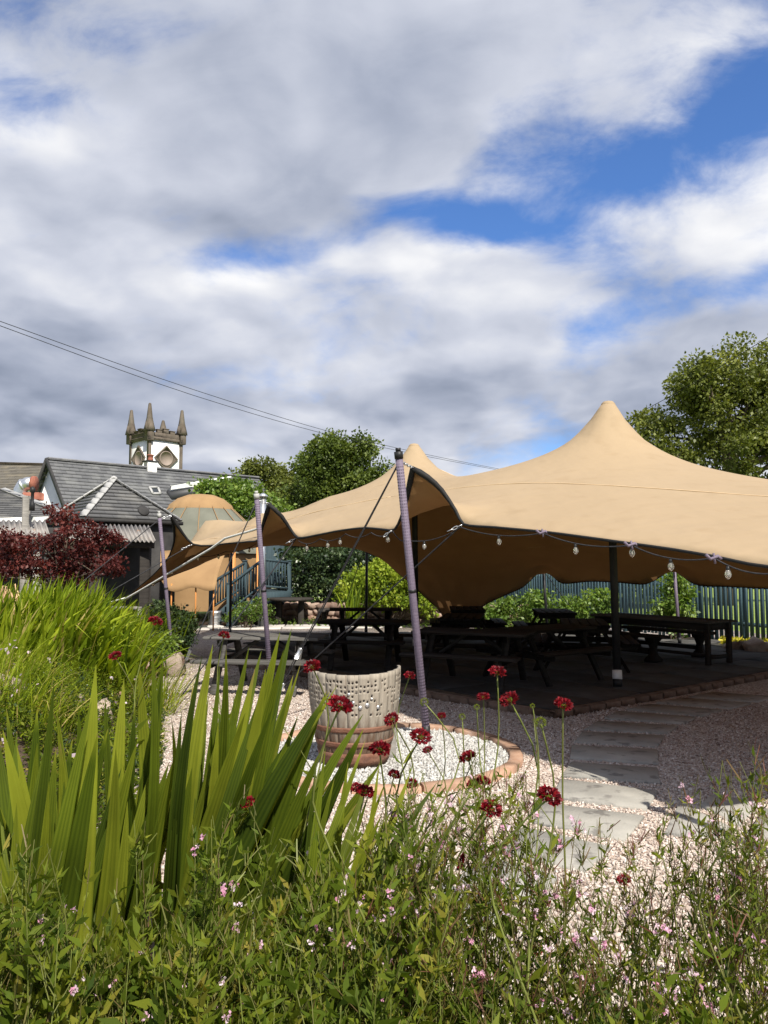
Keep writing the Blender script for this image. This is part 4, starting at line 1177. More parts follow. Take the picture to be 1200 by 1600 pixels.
def stake(p):
    m = MB(); p = Vector(p); m.tube([p + Vector((.03, 0, -.05)), p + Vector((-.01, 0, .12))], .012, 6); m.tube([p + Vector((-.04, 0, .10)), p + Vector((.02, 0, .11))], .01, 6); obj('stake', m.mesh('stake'), M_steel, tent)
tA, t2, t3 = [Vector(A(*t)) for t in (TIPA, TIP2, TIP3)]
sA, sA2 = G(412, 1128), G(408, 1100)
dA = (PA1 - PA0).normalized()
shackle(PA1 - dA * .05, tA); shackle(P21 - Vector((0, 0, .05)), t2); shackle(P31 - Vector((0, 0, .05)), t3)
rope('guy_rope', [PA1 - dA * .06, sA], .008); rope('guy_rope', [PA1 - dA * .10 + Vector((-.03, 0, 0)), sA + Vector((-.03, .05, 0))], .005)
ratchet(PA1, sA, .72); ratchet(PA1, sA, .86); stake(sA)
hA, h2, h3, hA2 = A(722, 820, 7.6), A(463, 841, 10.28), A(300, 851, 12.94), A(612, 829, 8.42)
rope('hem_rope', [hA, sA2 + Vector((.05, .05, .0))], .0085); shackle(hA, A(700, 830, 7.62)); shackle(hA2, A(600, 838, 8.44)); stake(sA2)
s2 = G(262, 1098); rope('guy_rope', [P21 - Vector((0, 0, .06)), s2], .008); rope('hem_rope', [h2, s2 + Vector((.1, .05, 0))], .0085); shackle(h2, A(447, 849, 10.3)); ratchet(P21, s2, .78); stake(s2)
s3 = Vector((-5.6, 11.2, .45)); rope('guy_rope', [P31 - Vector((0, 0, .06)), s3], .008); rope('hem_rope', [h3, s3 + Vector((.1, .1, 0))], .008); shackle(h3, A(284, 858, 12.9)); stake(s3)
rope('guy_rope', [A(572, 851, 18.95), G(525, 985)], .009)
lc = Vector(A(*LCOR)); sl_ = Vector((-7.6, 15.4, .35)); rope('corner_strap', [A(441, 815, 10.6) + Vector((-.15, .0, .01)), A(400, 827, 11.6), A(352, 841, 12.3), A(330, 857, 12.6), A(215, 925, 14.4), A(192, 938, 14.8)], .02, M_rope_w, 0, 4); rope('guy_rope', [lc, sl_], .012, M_rope_w); stake(sl_)
rope('guy_rope', [A(848, 890, 17.9), Vector((5.2, 19.6, 0))], .009)

# ------------------------------------------------------------------ string lights under the near hem
sl_t = thing('string_lights', 'string of clear bulbs hung along the near hem of the tent', 'string lights', A(902, 855, 6.2))
M_bulb = bpy.data.materials.new('clear_bulb_glass'); nt, N, L = nodes(M_bulb)
o_ = N.new('ShaderNodeOutputMaterial'); b_ = N.new('ShaderNodeBsdfPrincipled'); b_.inputs['Base Color'].default_value = (.95, .93, .88, 1); b_.inputs['Roughness'].default_value = .04; b_.inputs['Transmission Weight'].default_value = .85; b_.inputs['IOR'].default_value = 1.2
L.new(b_.outputs[0], o_.inputs[0])
M_wire = mat('bulb_filament', (.60, .56, .48), (.75, .70, .60), 10, .4)
bm_ = MB(); bm_.lathe([(.004, -.118), (.014, -.112), (.026, -.095), (.030, -.078), (.026, -.055), (.016, -.035), (.013, -.028)], 12); bulb_me = bm_.mesh('bulb', True)
sm_ = MB(); sm_.lathe([(.008, 0), (.017, -.004), (.019, -.03), (.017, -.036), (.015, -.036)], 10); sock_me = sm_.mesh('socket')
fm_ = MB(); fm_.tube([(0, 0, -.035), (.006, 0, -.06), (0, 0, -.085), (-.006, 0, -.06), (0, 0, -.036)], .003, 5); fil_me = fm_.mesh('filament')
def lights(parent, ties, bulbs, sagpx=10):
    pts = [A(*t) for t in ties]; q = []
    for a, b in zip(pts, pts[1:]):
        for j in range(10): t = j / 10; q.append(a.lerp(b, t) - Vector((0, 0, .05 * 4 * t * (1 - t))))
    q.append(pts[-1]); m = MB(); m.tube(q, .0055, 5); obj('cable', m.mesh('cable', True), M_rope, parent)
    for px in bulbs:
        # the point of the cable at that column
        best = min(q, key=lambda v: abs(600 + FPX * v.x / (v.y * math.cos(PITCH)) - px))
        s = obj('bulb_socket', sock_me, M_black, parent, loc=best - Vector((0, 0, .004)), rot=(random.uniform(-.1, .1), random.uniform(-.1, .1), 0)); s.scale = (.72,) * 3
        for mm, mt, nm in ((bulb_me, M_bulb, 'bulb_glass'), (fil_me, M_wire, 'filament')):
            c = obj(nm, mm, mt, s, local=True)
lights(sl_t, [(613, 829, 8.38), (640, 845, 8.1), (720, 824, 7.58), (848, 833, 6.55), (987, 852, 5.72), (1116, 872, 5.08), (1230, 893, 4.65)], [666, 777, 902, 990, 1042, 1133])
sl2 = thing('string_lights', 'string of clear bulbs along the hem left of the leaning purple pole', 'string lights', A(530, 835, 9.8))
lights(sl2, [(466, 845, 10.1), (500, 842, 9.62), (540, 834, 9.15), (580, 832, 8.75), (613, 830, 8.4)], [480, 510, 530, 606])
sl3 = thing('string_lights', 'string of small bulbs on the low left wing of the tent', 'string lights', A(330, 865, 14))
lights(sl3, [(225, 915, 14.5), (300, 868, 14.3), (352, 862, 14.0), (400, 850, 13.4)], [242, 270, 312, 340, 388])
for px, py, Y in ((847, 830, 6.54), (986, 849, 5.7), (1115, 869, 5.07)):
    m = MB(); p = A(px, py, Y); m.tube([p + Vector((-.05, 0, .01)), p + Vector((-.02, 0, -.02)), p + Vector((.03, 0, 0)), p + Vector((.05, 0, -.02))], .012, 5); m.tube([p + Vector((.0, 0, .02)), p + Vector((.01, 0, -.05))], .008, 5)
    obj('tie', m.mesh('tie'), M_purple, sl_t)
# ================================================================== tables
def plank_me(L, w, h): 
    m = MB(); m.box((0, 0, 0), (L, w, h), ch=.006); return m.mesh('plank')
def picnic_table(label, L=1.6, M_=None, loc=(0, 0, 0), rz=0, H=.73):
    M_ = M_ or M_wood_dark
    t = thing('picnic_table', label, 'picnic table', loc, rz, 'picnic tables under and beside the tent')
    pm = plank_me(L, .138, .04)
    for i in range(5): obj('top_plank', pm, M_, t, local=True, loc=(0, (i - 2) * .146, H - .02))
    bm = plank_me(L, .125, .04)
    for s in (-1, 1):
        for k in range(2): obj('bench_plank', bm, M_, t, local=True, loc=(0, s * (.60 + k * .132), .44))
    for sx in (-1, 1):
        x = sx * (L / 2 - .27)
        for s in (-1, 1):
            m = MB(); m.beam((x, s * .24, H - .045), (x, s * .64, .0), .045, .09, (1, 0, 0), .005); obj('leg', m.mesh('leg'), M_, t, local=True)
        m = MB(); m.beam((x + sx * .047, -.76, .395), (x + sx * .047, .76, .395), .044, .09, ch=.005); obj('bench_bearer', m.mesh('bearer'), M_, t, local=True)
        m = MB(); m.beam((x + sx * .047, -.35, H - .085), (x + sx * .047, .35, H - .085), .044, .085, ch=.005); obj('top_bearer', m.mesh('top_bearer'), M_, t, local=True)
        m = MB(); m.beam((x - sx * .03, 0, .40), (sx * .12, 0, H - .06), .07, .045); obj('brace', m.mesh('brace'), M_, t, local=True)
    return t
Pz = .062
M_wood_lit = mat('sunlit_stained_wood', (.045, .042, .038), (.10, .096, .088), 3, .8, .4, 40, stretch=(.6, 9, 9), var=.25)  # paler copy of the table wood, sunlight put into its colour
picnic_table('sunlit-toned picnic table behind the middle purple pole', 1.6, M_wood_lit, (-1.62, 10.75, 0), R(-8))
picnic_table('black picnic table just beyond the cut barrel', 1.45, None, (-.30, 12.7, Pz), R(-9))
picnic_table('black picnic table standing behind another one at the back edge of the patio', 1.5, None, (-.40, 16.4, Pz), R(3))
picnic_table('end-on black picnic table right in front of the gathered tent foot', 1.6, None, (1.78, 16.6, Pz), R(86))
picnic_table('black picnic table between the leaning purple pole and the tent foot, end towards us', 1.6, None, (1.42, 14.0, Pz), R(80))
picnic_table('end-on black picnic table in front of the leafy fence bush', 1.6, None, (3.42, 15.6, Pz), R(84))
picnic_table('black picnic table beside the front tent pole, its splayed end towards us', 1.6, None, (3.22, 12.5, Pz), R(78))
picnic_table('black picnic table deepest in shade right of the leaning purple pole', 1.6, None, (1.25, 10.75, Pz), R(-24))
picnic_table('shaded black picnic table nearest the patio corner behind the front tent pole', 1.6, None, (2.3, 11.3, Pz), R(35))

# heavy trestle table
tt = thing('trestle_table', 'heavy dark table with fixed benches by the blue steps', 'table', (-2.72, 22.4, 0), R(4))
m = MB(); m.lathe([(.66, .70), (.68, .715), (.68, .755), (.66, .77)], 12); obj('tabletop', m.mesh('tabletop'), M_wood_dark, tt, local=True)
for s in (-1, 1):
    m = MB(); m.box((s * .32, 0, .37), (.16, .5, .66), ch=.01); obj('leg', m.mesh('leg'), M_wood_dark, tt, local=True)
    m = MB(); m.box((s * .98, 0, .42), (.32, 1.1, .06), ch=.008); bn = obj('bench', m.mesh('bench'), M_wood_dark, tt, local=True)
    m = MB(); m.box((s * .98, 0, .2), (.12, .5, .39)); obj('bench_leg', m.mesh('bench_leg'), M_wood_dark, tt, local=True)
m = MB(); m.box((0, 0, .04), (2.2, .14, .08), ch=.01); obj('foot_beam', m.mesh('foot_beam'), M_wood_dark, tt, local=True)

# long farmhouse table
e0, e1_ = A(958, 966, 14.7), A(1112, 975, 13.0)
mid = (e0 + e1_) / 2; az = math.atan2(e1_.y - e0.y, e1_.x - e0.x)
lt_ = thing('long_table', 'long dark table with square legs by the fence', 'table', (mid.x, mid.y, Pz), az)
Lt = 2.5
for i in range(4):
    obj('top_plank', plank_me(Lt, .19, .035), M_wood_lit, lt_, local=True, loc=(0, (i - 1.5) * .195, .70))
m = MB()
for s in (-1, 1): m.box((0, s * .31, .62), (Lt - .24, .03, .12))
for s in (-1, 1): m.box((s * (Lt / 2 - .13), 0, .62), (.03, .59, .12))
obj('apron', m.mesh('apron'), M_wood_dark, lt_, local=True)
for sx in (-1, 1):
    for sy in (-1, 1):
        m = MB(); m.box((sx * (Lt / 2 - .11), sy * .30, .34), (.075, .075, .68), ch=.006); obj('leg', m.mesh('leg'), M_wood_dark, lt_, local=True)
    m = MB(); m.box((sx * (Lt / 2 - .11), 0, .12), (.04, .53, .06)); obj('stretcher', m.mesh('stretcher'), M_wood_dark, lt_, local=True)
m = MB(); m.box((0, 0, .12), (Lt - .27, .05, .05)); obj('stretcher', m.mesh('stretcher'), M_wood_dark, lt_, local=True)
dl = Vector((math.cos(az), math.sin(az), 0)); dn_ = Vector((-dl.y, dl.x, 0))
for s, lab in ((-1, 'low dark bench on the near side of the long table'), (1, 'low dark bench on the fence side of the long table')):
    c = mid + dn_ * (s * .66) - dl * .35
    b = thing('bench', lab, 'bench', (c.x, c.y, Pz), az, 'benches of the long table')
    m = MB(); m.box((0, 0, .43), (1.9, .28, .05), ch=.008); obj('seat', m.mesh('seat'), M_wood_dark, b, local=True)
    for sx in (-1, 1):
        m = MB(); m.lathe([(.15, 0), (.15, .05), (.08, .12), (.06, .22), (.09, .32), (.14, .38), (.14, .405)], 4, (sx * .7, 0, 0), a0=math.pi / 4); obj('leg', m.mesh('leg'), M_wood_dark, b, local=True)
    m = MB(); m.box((0, 0, .16), (1.3, .04, .07)); obj('stretcher', m.mesh('stretcher'), M_wood_dark, b, local=True)

# ================================================================== cut whisky barrel
BC = Vector((-.255, 6.72, .02))
bar = thing('cut_barrel', 'cut-down oak barrel drilled with rows of holes and bound by rusty hoops', 'barrel', BC)
M_stave = mat('grey_oak_stave', (.235, .205, .165), (.30, .265, .215), 4, .85, .25, 30, bdist=.004, stretch=(10, 10, .8), var=.09, spots=((.17, .13, .10), 6, .6))
def two_tone(m, z0, z1, c):
    # the part that sat in damp ground has stained brown
    nt = m.node_tree; N, L = nt.nodes, nt.links; bs = next(n for n in N if n.type == 'BSDF_PRINCIPLED')
    src = bs.inputs['Base Color'].links[0].from_socket
    tc = N.new('ShaderNodeTexCoord'); sp = N.new('ShaderNodeSeparateXYZ'); L.new(tc.outputs['Object'], sp.inputs[0])
    nz = N.new('ShaderNodeTexNoise'); mp = N.new('ShaderNodeMapping'); mp.inputs['Scale'].default_value = (14, 14, 1.5); L.new(tc.outputs['Object'], mp.inputs[0]); L.new(mp.outputs[0], nz.inputs[0]); nz.inputs['Scale'].default_value = 2.0
    ad = N.new('ShaderNodeMath'); ad.operation = 'MULTIPLY_ADD'; L.new(nz.outputs['Fac'], ad.inputs[0]); ad.inputs[1].default_value = .35; L.new(sp.outputs[2], ad.inputs[2])
    mr = N.new('ShaderNodeMapRange'); L.new(ad.outputs[0], mr.inputs[0]); mr.inputs[1].default_value = z1 + .17; mr.inputs[2].default_value = z0 + .17
    mx = N.new('ShaderNodeMix'); mx.data_type = 'RGBA'; L.new(mr.outputs[0], mx.inputs[0]); L.new(src, mx.inputs[6]); mx.inputs[7].default_value = (*c, 1); L.new(mx.outputs[2], bs.inputs['Base Color'])
two_tone(M_stave, .24, .44, (.115, .07, .045))
M_char = mat('charred_oak', (.012, .010, .009), (.02, .017, .015), 8, .9)  # char black that also puts the dark behind the holes into the colour
M_rust = mat('rusty_hoop', (.15, .065, .04), (.22, .115, .075), 9, .8, .5, 50, spots=((.14, .07, .05), 14, .58))
def brad(z): 
    t = z / .80; return .285 + .115 * math.sin(min(1.0, t * 1.05) * math.pi / 2)
NS = 26; th = .024
def stave(k, rnd):
    a0 = 2 * math.pi * k / NS + .0022; a1 = 2 * math.pi * (k + 1) / NS - .0022
    am = (a0 + a1) / 2; back = math.sin(am)            # +1 far side, -1 towards the lens
    top = .775 + .003 * rnd.uniform(-1, 1) + .022 * abs(math.cos(am)) ** 3 if back < .35 else .50 + .02 * rnd.uniform(-1, 1)
    rows = 20; cols = 3
    V = []; F = []
    def P(u, z, inner):
        a = a0 + (a1 - a0) * u; r = brad(z) - (th if inner else 0); return (BC.x + r * math.cos(a), BC.y + r * math.sin(a), BC.z + z)
    zs = [top * i / rows for i in range(rows + 1)]
    for inner in (0, 1):
        for z in zs:
            for c in range(cols + 1): V.append(P(c / cols, z, inner))
    nl = (rows + 1) * (cols + 1)
    I = lambda inner, r, c: inner * nl + r * (cols + 1) + c
    for r in range(rows):
        for c in range(cols):
            zc = (zs[r] + zs[r + 1]) / 2; uc = (c + .5) / cols
            prob = .56 if zc > .5 else (.3 if zc > .42 else 0)
            if zc > top - .05: prob = 0
            if prob and back < .3 and rnd.random() < prob:
                uo = uc + rnd.uniform(-.03, .03); zo = zc + rnd.uniform(-.008, .008)
                rad = rnd.uniform(.0085, .0118); wu = rad / (brad(zc) * (a1 - a0)); ringv = []
                for inner in (0, 1):
                    b0 = len(V); ringv.append(b0)
                    for q in range(8):
                        t = math.pi / 4 * q + math.pi / 8 + math.pi   # start near the lower-left corner
                        V.append(P(uo + wu * math.cos(t), zo + rad * math.sin(t), inner))
                    co = [I(inner, r, c), I(inner, r, c + 1), I(inner, r + 1, c + 1), I(inner, r + 1, c)]
                    # ring q: 0 left-low .. corners at q = 1/2 (low), etc.
                    fl = []
                    for s_ in range(4):
                        k0 = co[s_]; k1 = co[(s_ + 1) % 4]; q0 = b0 + (s_ * 2) % 8; q1 = b0 + (s_ * 2 + 1) % 8; q2 = b0 + (s_ * 2 + 2) % 8
                        fl += [(k0, k1, q1), (k0, q1, q0), (k1, q2, q1)]
                    F += fl if not inner else [tuple(reversed(f)) for f in fl]
                for q in range(8): F.append((ringv[0] + q, ringv[0] + (q + 1) % 8, ringv[1] + (q + 1) % 8, ringv[1] + q))
            else:
                F.append((I(0, r, c), I(0, r, c + 1), I(0, r + 1, c + 1), I(0, r + 1, c)))
                F.append((I(1, r, c), I(1, r + 1, c), I(1, r + 1, c + 1), I(1, r, c + 1)))
    for r in range(rows):
        F.append((I(0, r, 0), I(0, r + 1, 0), I(1, r + 1, 0), I(1, r, 0))); F.append((I(0, r, cols), I(1, r, cols), I(1, r + 1, cols), I(0, r + 1, cols)))
    for c in range(cols):
        F.append((I(0, rows, c), I(0, rows, c + 1), I(1, rows, c + 1), I(1, rows, c))); F.append((I(0, 0, c), I(1, 0, c), I(1, 0, c + 1), I(0, 0, c + 1)))
    m = MB(); m.add(V, F); me = m.mesh('stave')
    me.materials.append(M_stave); me.materials.append(M_char)
    for p in me.polygons:
        c = p.center; a = math.hypot(c.x - BC.x, c.y - BC.y)
        if a < brad(c.z - BC.z) - th * .62 and c.z < BC.z + top - .004: p.material_index = 1
    return me
rnd = random.Random(5)
for k in range(NS): obj('stave', stave(k, rnd), M_stave, bar)
for z0, hgt in ((.30, .045), (.175, .045), (.025, .10)):
    m = MB(); pr = []
    for q in range(4): z = z0 + hgt * q / 3; pr.append((brad(z) + .005, z))
    pr = [(brad(z0) + .001, z0)] + pr + [(brad(z0 + hgt) + .001, z0 + hgt)]
    m.lathe(pr, 52, BC, cap=False); hp = obj('hoop', m.mesh('hoop', True), M_rust, bar)
m = MB(); m.lathe([(.02, .06), (brad(.06) - .03, .06)], 26, BC, cap=False); obj('barrel_head', m.mesh('head'), M_wood_grey, bar)
for px, py, r in ((563, 1106, .017), (574, 1102, .018), (591, 1105, .016), (552, 1098, .013), (545, 1085, .012), (581, 1092, .011)):
    d = ray(px, py); # where the line of sight meets the barrel's front
    for t in np.linspace(5.8, 7, 400):
        p = EYE + d * (t / d.y)
        if math.hypot(p.x - BC.x, p.y - BC.y) < brad(p.z - BC.z) + .002: break
    n_ = Vector((p.x - BC.x, p.y - BC.y, 0)).normalized()
    m = MB(); m.tube([p - n_ * .004, p + n_ * .006], r, 12); obj('metal_disc', m.mesh('disc'), M_steel, bar)
bp_ = Vector((.038, 6.86, 0)); bt = thing('enamel_bucket', 'pale blue bucket half hidden behind the drilled barrel', 'bucket', (bp_.x, bp_.y, .02))
M_pale = mat('pale_blue_enamel', (.42, .60, .66), (.50, .68, .72), 5, .35)
m = MB(); m.lathe([(.05, 0), (.075, .0), (.095, .15), (.10, .155), (.10, .165), (.09, .165), (.07, .02)], 20, (bp_.x, bp_.y, .36)); obj('body', m.mesh('bucket', True), M_pale, bt)
m = MB(); m.box((bp_.x, bp_.y, .19), (.14, .14, .34), ch=.01); obj('wooden_stand', m.mesh('stand'), M_wood_grey, bt)

# ---- steel keg and glass demijohn near the steps
kg = G(336, 978); kt = thing('steel_keg', 'silver steel keg at the foot of the blue steps', 'keg', kg)
m = MB(); m.lathe([(.15, 0), (.185, .01), (.19, .05), (.175, .07), (.19, .10), (.195, .14), (.185, .16), (.195, .18), (.195, .26), (.185, .28), (.19, .30), (.175, .34), (.19, .36), (.18, .42), (.16, .42), (.15, .36)], 22, kg); obj('body', m.mesh('keg', True), M_steel, kt)
m = MB(); m.lathe([(.05, .35), (.05, .39), (.02, .40)], 10, kg); obj('valve', m.mesh('valve'), M_steel, kt)
ck = G(343, 968) ; ct = thing('wire_cloche', 'tapered pale wire cloche behind the steel keg', 'cloche', (ck.x + .08, ck.y + .3, 0))
m = MB()
for i in range(14):
    a = 2 * math.pi * i / 14; ca, sa = math.cos(a), math.sin(a)
    m.tube([(.22 * ca, .22 * sa, 0.02), (.19 * ca, .19 * sa, .45), (.10 * ca, .10 * sa, .8), (.02 * ca, .02 * sa, .95)], .005, 4)
for z, r in ((.02, .22), (.22, .207), (.45, .19), (.63, .15), (.8, .10)):
    m.tube([(r * math.cos(2 * math.pi * i / 20), r * math.sin(2 * math.pi * i / 20), z) for i in range(21)], .005, 4, cap=False)
obj('wire_frame', m.mesh('wire'), M_lead, ct, local=True)

# ================================================================== blue deck with steps
dk = thing('blue_deck', 'blue timber deck with railed steps beside the dome tent', 'deck', A(420, 950, 23.2))
D_ = 23.0
zf = A(430, 924, D_).z
def P_(px, py, Y=D_): return A(px, py, Y)
a, b = A(408, 926, 22.6), A(455, 926, 23.4); c, d = A(470, 926, 26.5), A(390, 926, 25.5)
m = MB(); m.prism([(v.x, v.y) for v in (a, b, c, d)], zf - .10, zf); obj('deck_floor', m.mesh('deck_floor'), M_blue_deck, dk)
m = MB(); m.beam(Vector((a.x, a.y - .03, zf - .2)), Vector((b.x, b.y - .03, zf - .2)), .04, .36); obj('deck_fascia', m.mesh('deck_fascia'), M_blue_deck, dk)
def newel(px, pt, pb, Y, w=.11):
    t, bt_ = A(px, pt, Y), A(px, pb, Y); m = MB(); z0 = min(bt_.z, 0.0) if bt_.z < .4 else bt_.z; z0 = 0
    m.box((t.x, t.y, (t.z + z0) / 2), (w, w, t.z - z0), ch=.008); o = obj('newel_post', m.mesh('post'), M_blue_deck, dk)
    m = MB(); m.box((t.x, t.y, t.z + .015), (w + .04, w + .04, .03), ch=.008); obj('post_cap', m.mesh('cap'), M_blue_deck, o); return t
def railing(p0, p1, h, step=.115, drop=.72):
    m = MB(); m.beam(p0, p1, .05, .07); obj('handrail', m.mesh('handrail'), M_blue_deck, dk)
    q0, q1 = p0 - Vector((0, 0, drop)), p1 - Vector((0, 0, drop)); m = MB(); m.beam(q0, q1, .04, .06); obj('bottom_rail', m.mesh('bottom_rail'), M_blue_deck, dk)
    L = Vector((p1.x - p0.x, p1.y - p0.y, 0)).length; n = max(2, int(L / step)); bm = MB(); bm.box((0, 0, -drop / 2), (.035, .035, drop - .04)); me = bm.mesh('baluster')
    for i in range(n):
        c = p0.lerp(p1, (i + .5) / n); obj('baluster', me, M_blue_deck, dk, loc=c, rot=(0, 0, math.atan2(p1.y - p0.y, p1.x - p0.x)))
# near stair rail, far stair rail, deck rail
n1 = newel(358, 912, 962, 21.3); n2 = newel(411, 872, 955, 22.6); n3 = newel(330, 909, 956, 22.4); n4 = newel(383, 877, 950, 23.8); n5 = newel(452, 877, 940, 23.4)
dz = Vector((0, 0, .04))
railing(n1 - dz, n2 - dz, .8); railing(n3 - dz, n4 - dz, .8); railing(n2 - dz, n5 - dz, .8, drop=.78)
for i in range(5):
    t = (i + .5) / 5; l = n1.lerp(n2, t); r = n3.lerp(n4, t); z = zf * (i + 1) / 6
    m = MB(); m.beam(Vector((l.x, l.y, z)), Vector((r.x, r.y, z)), .30, .05); obj('tread', m.mesh('tread'), M_blue_deck, dk)
for l0, l1 in ((n1, n2), (n3, n4)):
    m = MB(); m.beam(Vector((l0.x, l0.y, .03)), Vector((l1.x, l1.y, zf - .05)), .05, .24); obj('stringer', m.mesh('stringer'), M_blue_deck, dk)
m = MB(); a = A(416, 856, 25.2); m.box((a.x + .15, a.y, a.z - .3), (.9, .06, 1.9), ch=.01); obj('screen_panel', m.mesh('screen_panel'), M_blue_deck, dk)

# ================================================================== dome tent
Yd = 26.0; dc = A(312, 900, Yd)
dome = thing('dome_tent', 'sage and tan canvas dome tent behind the stretch tent', 'tent', (dc.x, dc.y, 0))
def zd(py): return A(312, py, Yd).z
def lathe_part(name, prof, mat_, n=16, parent=None, scal=.03):
    m = MB(); V = []; F = []
    for r, z in prof:
        for j in range(n * 4):
            t = 2 * math.pi * j / (n * 4); k = 1 - scal * (1 - abs(math.cos(t * n / 2)) ** .6)
            V.append((dc.x + r * k * math.cos(t), dc.y + r * k * math.sin(t), z))
    q = n * 4
    for i in range(len(prof) - 1):
        for j in range(q): F.append((i * q + j, i * q + (j + 1) % q, (i + 1) * q + (j + 1) % q, (i + 1) * q + j))
    m.add(V, F); return obj(name, m.mesh(name, True), mat_, parent or dome)
lathe_part('wall', [(2.42, .3), (2.40, zd(862))], M_canvas_tan)
lathe_part('roof_skirt', [(2.52, zd(866)), (2.45, zd(858)), (1.75, zd(824)), (1.0, zd(792))], M_canvas_green)
cap_ = lathe_part('roof_cap', [(1.12, zd(797)), (1.05, zd(790)), (.78, zd(780)), (.45, zd(774)), (.05, zd(772))], M_canvas_tan)
for i in range(16):
    t = 2 * math.pi * (i + .5) / 16
    m = MB(); m.tube([(dc.x + r * math.cos(t) * 1.0, dc.y + r * math.sin(t), z + .01) for r, z in ((2.45, zd(858)), (1.75, zd(824)), (1.0, zd(792)))], .014, 5); obj('seam', m.mesh('seam'), M_canvas_tan, dome)
# awning sheet of tan canvas hung at the front
aw = thing('canvas_awning', 'tan canvas sheet sloping down beside the blue steps', 'awning', A(300, 918, 20.5))
V = []; F = []; nx, ny = 14, 8
p00, p10, p11, p01 = A(232, 862, 21.5), A(356, 856, 21.5), A(336, 920, 20.2), A(262, 922, 20.2)
for j in range(ny + 1):
    for i in range(nx + 1):
        u, v = i / nx, j / ny; p = p00.lerp(p10, u).lerp(p01.lerp(p11, u), v); p = p + Vector((0, -.22 * math.sin(math.pi * v) , -.05 * math.sin(u * 9) * v)); V.append(tuple(p))
for j in range(ny):
    for i in range(nx): k = j * (nx + 1) + i; F.append((k, k + 1, k + nx + 2, k + nx + 1))
o = obj('sheet', np_mesh('sheet', V, [F], smooth=True), M_canvas_tan, aw); s_ = o.modifiers.new('thickness', 'SOLIDIFY'); s_.thickness = .008
for px in (268, 306, 334):
    m = MB(); t_ = A(px, 918, 20.3); m.tube([(t_.x, t_.y, 0), (t_.x, t_.y, t_.z + .1)], .02, 6); obj('prop', m.mesh('prop'), M_orange_wood, aw)
of = thing('timber_door_frame', 'orange timber posts of the dome tent porch above the blue steps', 'door frame', A(365, 955, 22.0))
for px, pt in ((364, 846), (405, 848)):
    a = A(px, pt, 24.0); m = MB(); m.box((a.x, a.y, a.z / 2), (.16, .12, a.z), ch=.01); obj('post', m.mesh('post'), M_orange_wood, of)
a, b = A(356, 848, 24.0), A(412, 850, 24.0); m = MB(); m.beam(a, b, .1, .14); obj('lintel', m.mesh('lintel'), M_orange_wood, of)

# metal flue pipe behind the middle pole
fl = thing('metal_flue', 'short steel flue pipe rising behind the middle purple pole', 'flue', A(411, 830, 21.6) * 1.0)
p = A(411, 777, 21.6); p0 = Vector((p.x, p.y, 0)); fl.location = p0; fl.matrix_basis = Matrix.Translation(p0)
m = MB(); m.tube([p0, p], .09, 10); obj('pipe', m.mesh('pipe', True), M_steel, fl)
m = MB(); m.lathe([(.14, 0), (.14, .05), (.03, .12)], 10, p); obj('cowl', m.mesh('cowl'), M_steel, fl)

# ================================================================== overhead wires
def wire(name, label, pts, r):
    q = cat_rom([tuple(p) for p in pts], 1.5); m = MB(); m.tube(q, r, 5); tag(obj(name, m.mesh(name, True), M_black), label, 'cable', 'overhead cables')
wire('power_cable', 'upper overhead cable crossing the sky above the church tower', [A(-80, 474, 22), A(0, 502, 23.5), A(300, 608, 30), A(540, 681, 38), A(760, 729, 48), A(940, 760, 60)], .012)
wire('power_cable', 'lower overhead cable sagging just under its twin', [A(-80, 481, 22), A(0, 509, 23.5), A(300, 617, 30), A(540, 686, 38), A(760, 731, 48), A(940, 762, 60)], .012)
wire('power_cable', 'overhead cable running behind the big tree at the right', [A(1330, 456, 26), A(1200, 527, 28), A(1080, 601, 32), A(975, 657, 37), A(860, 712, 44)], .014)
# ================================================================== foliage
L_tree = leafmat('tree_leaf', [(0, (.035, .055, .010)), (.5, (.085, .125, .020)), (1, (.17, .21, .040))], .35, .5)
L_tree2 = leafmat('olive_leaf', [(0, (.05, .065, .012)), (.5, (.125, .15, .026)), (1, (.25, .27, .06))], .35, .5)
L_bush = leafmat('bush_leaf', [(0, (.05, .10, .015)), (.5, (.12, .20, .03)), (1, (.26, .34, .07))], .4, .45)
L_ivy = leafmat('ivy_leaf', [(0, (.015, .032, .012)), (.5, (.035, .06, .02)), (1, (.11, .15, .06))], .25, .35)
L_red = leafmat('maple_leaf', [(0, (.030, .007, .007)), (.5, (.095, .020, .017)), (1, (.20, .052, .035))], .35, .5, tcol=(1.3, .6, .6))
L_iris = leafmat('iris_leaf', [(0, (.05, .09, .006)), (.5, (.17, .24, .012)), (.9, (.33, .39, .025)), (1, (.42, .34, .12))], .45, .55, .15)
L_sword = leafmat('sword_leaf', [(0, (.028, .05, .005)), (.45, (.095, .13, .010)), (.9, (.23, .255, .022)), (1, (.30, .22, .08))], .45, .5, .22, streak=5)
L_weed = leafmat('weed_leaf', [(0, (.03, .055, .006)), (.5, (.09, .13, .011)), (.8, (.18, .205, .02)), (1, (.28, .23, .045))], .42, .62, .15)
L_stem = leafmat('weed_stem', [(0, (.13, .035, .035)), (.5, (.125, .125, .035)), (1, (.17, .20, .045))], .15, .5)
L_pink = leafmat('pink_petal', [(0, (.62, .22, .36)), (.5, (.74, .45, .58)), (1, (.82, .70, .76))], .4, .5, tcol=(1, .9, .95))
L_crim = leafmat('crimson_petal', [(0, (.045, .0015, .004)), (.5, (.15, .003, .009)), (1, (.29, .009, .018))], .3, .5, tcol=(1.2, .6, .6))
L_yell = leafmat('yellow_groundcover', [(0, (.20, .24, .02)), (.5, (.45, .42, .03)), (1, (.70, .58, .05))], .35, .5)

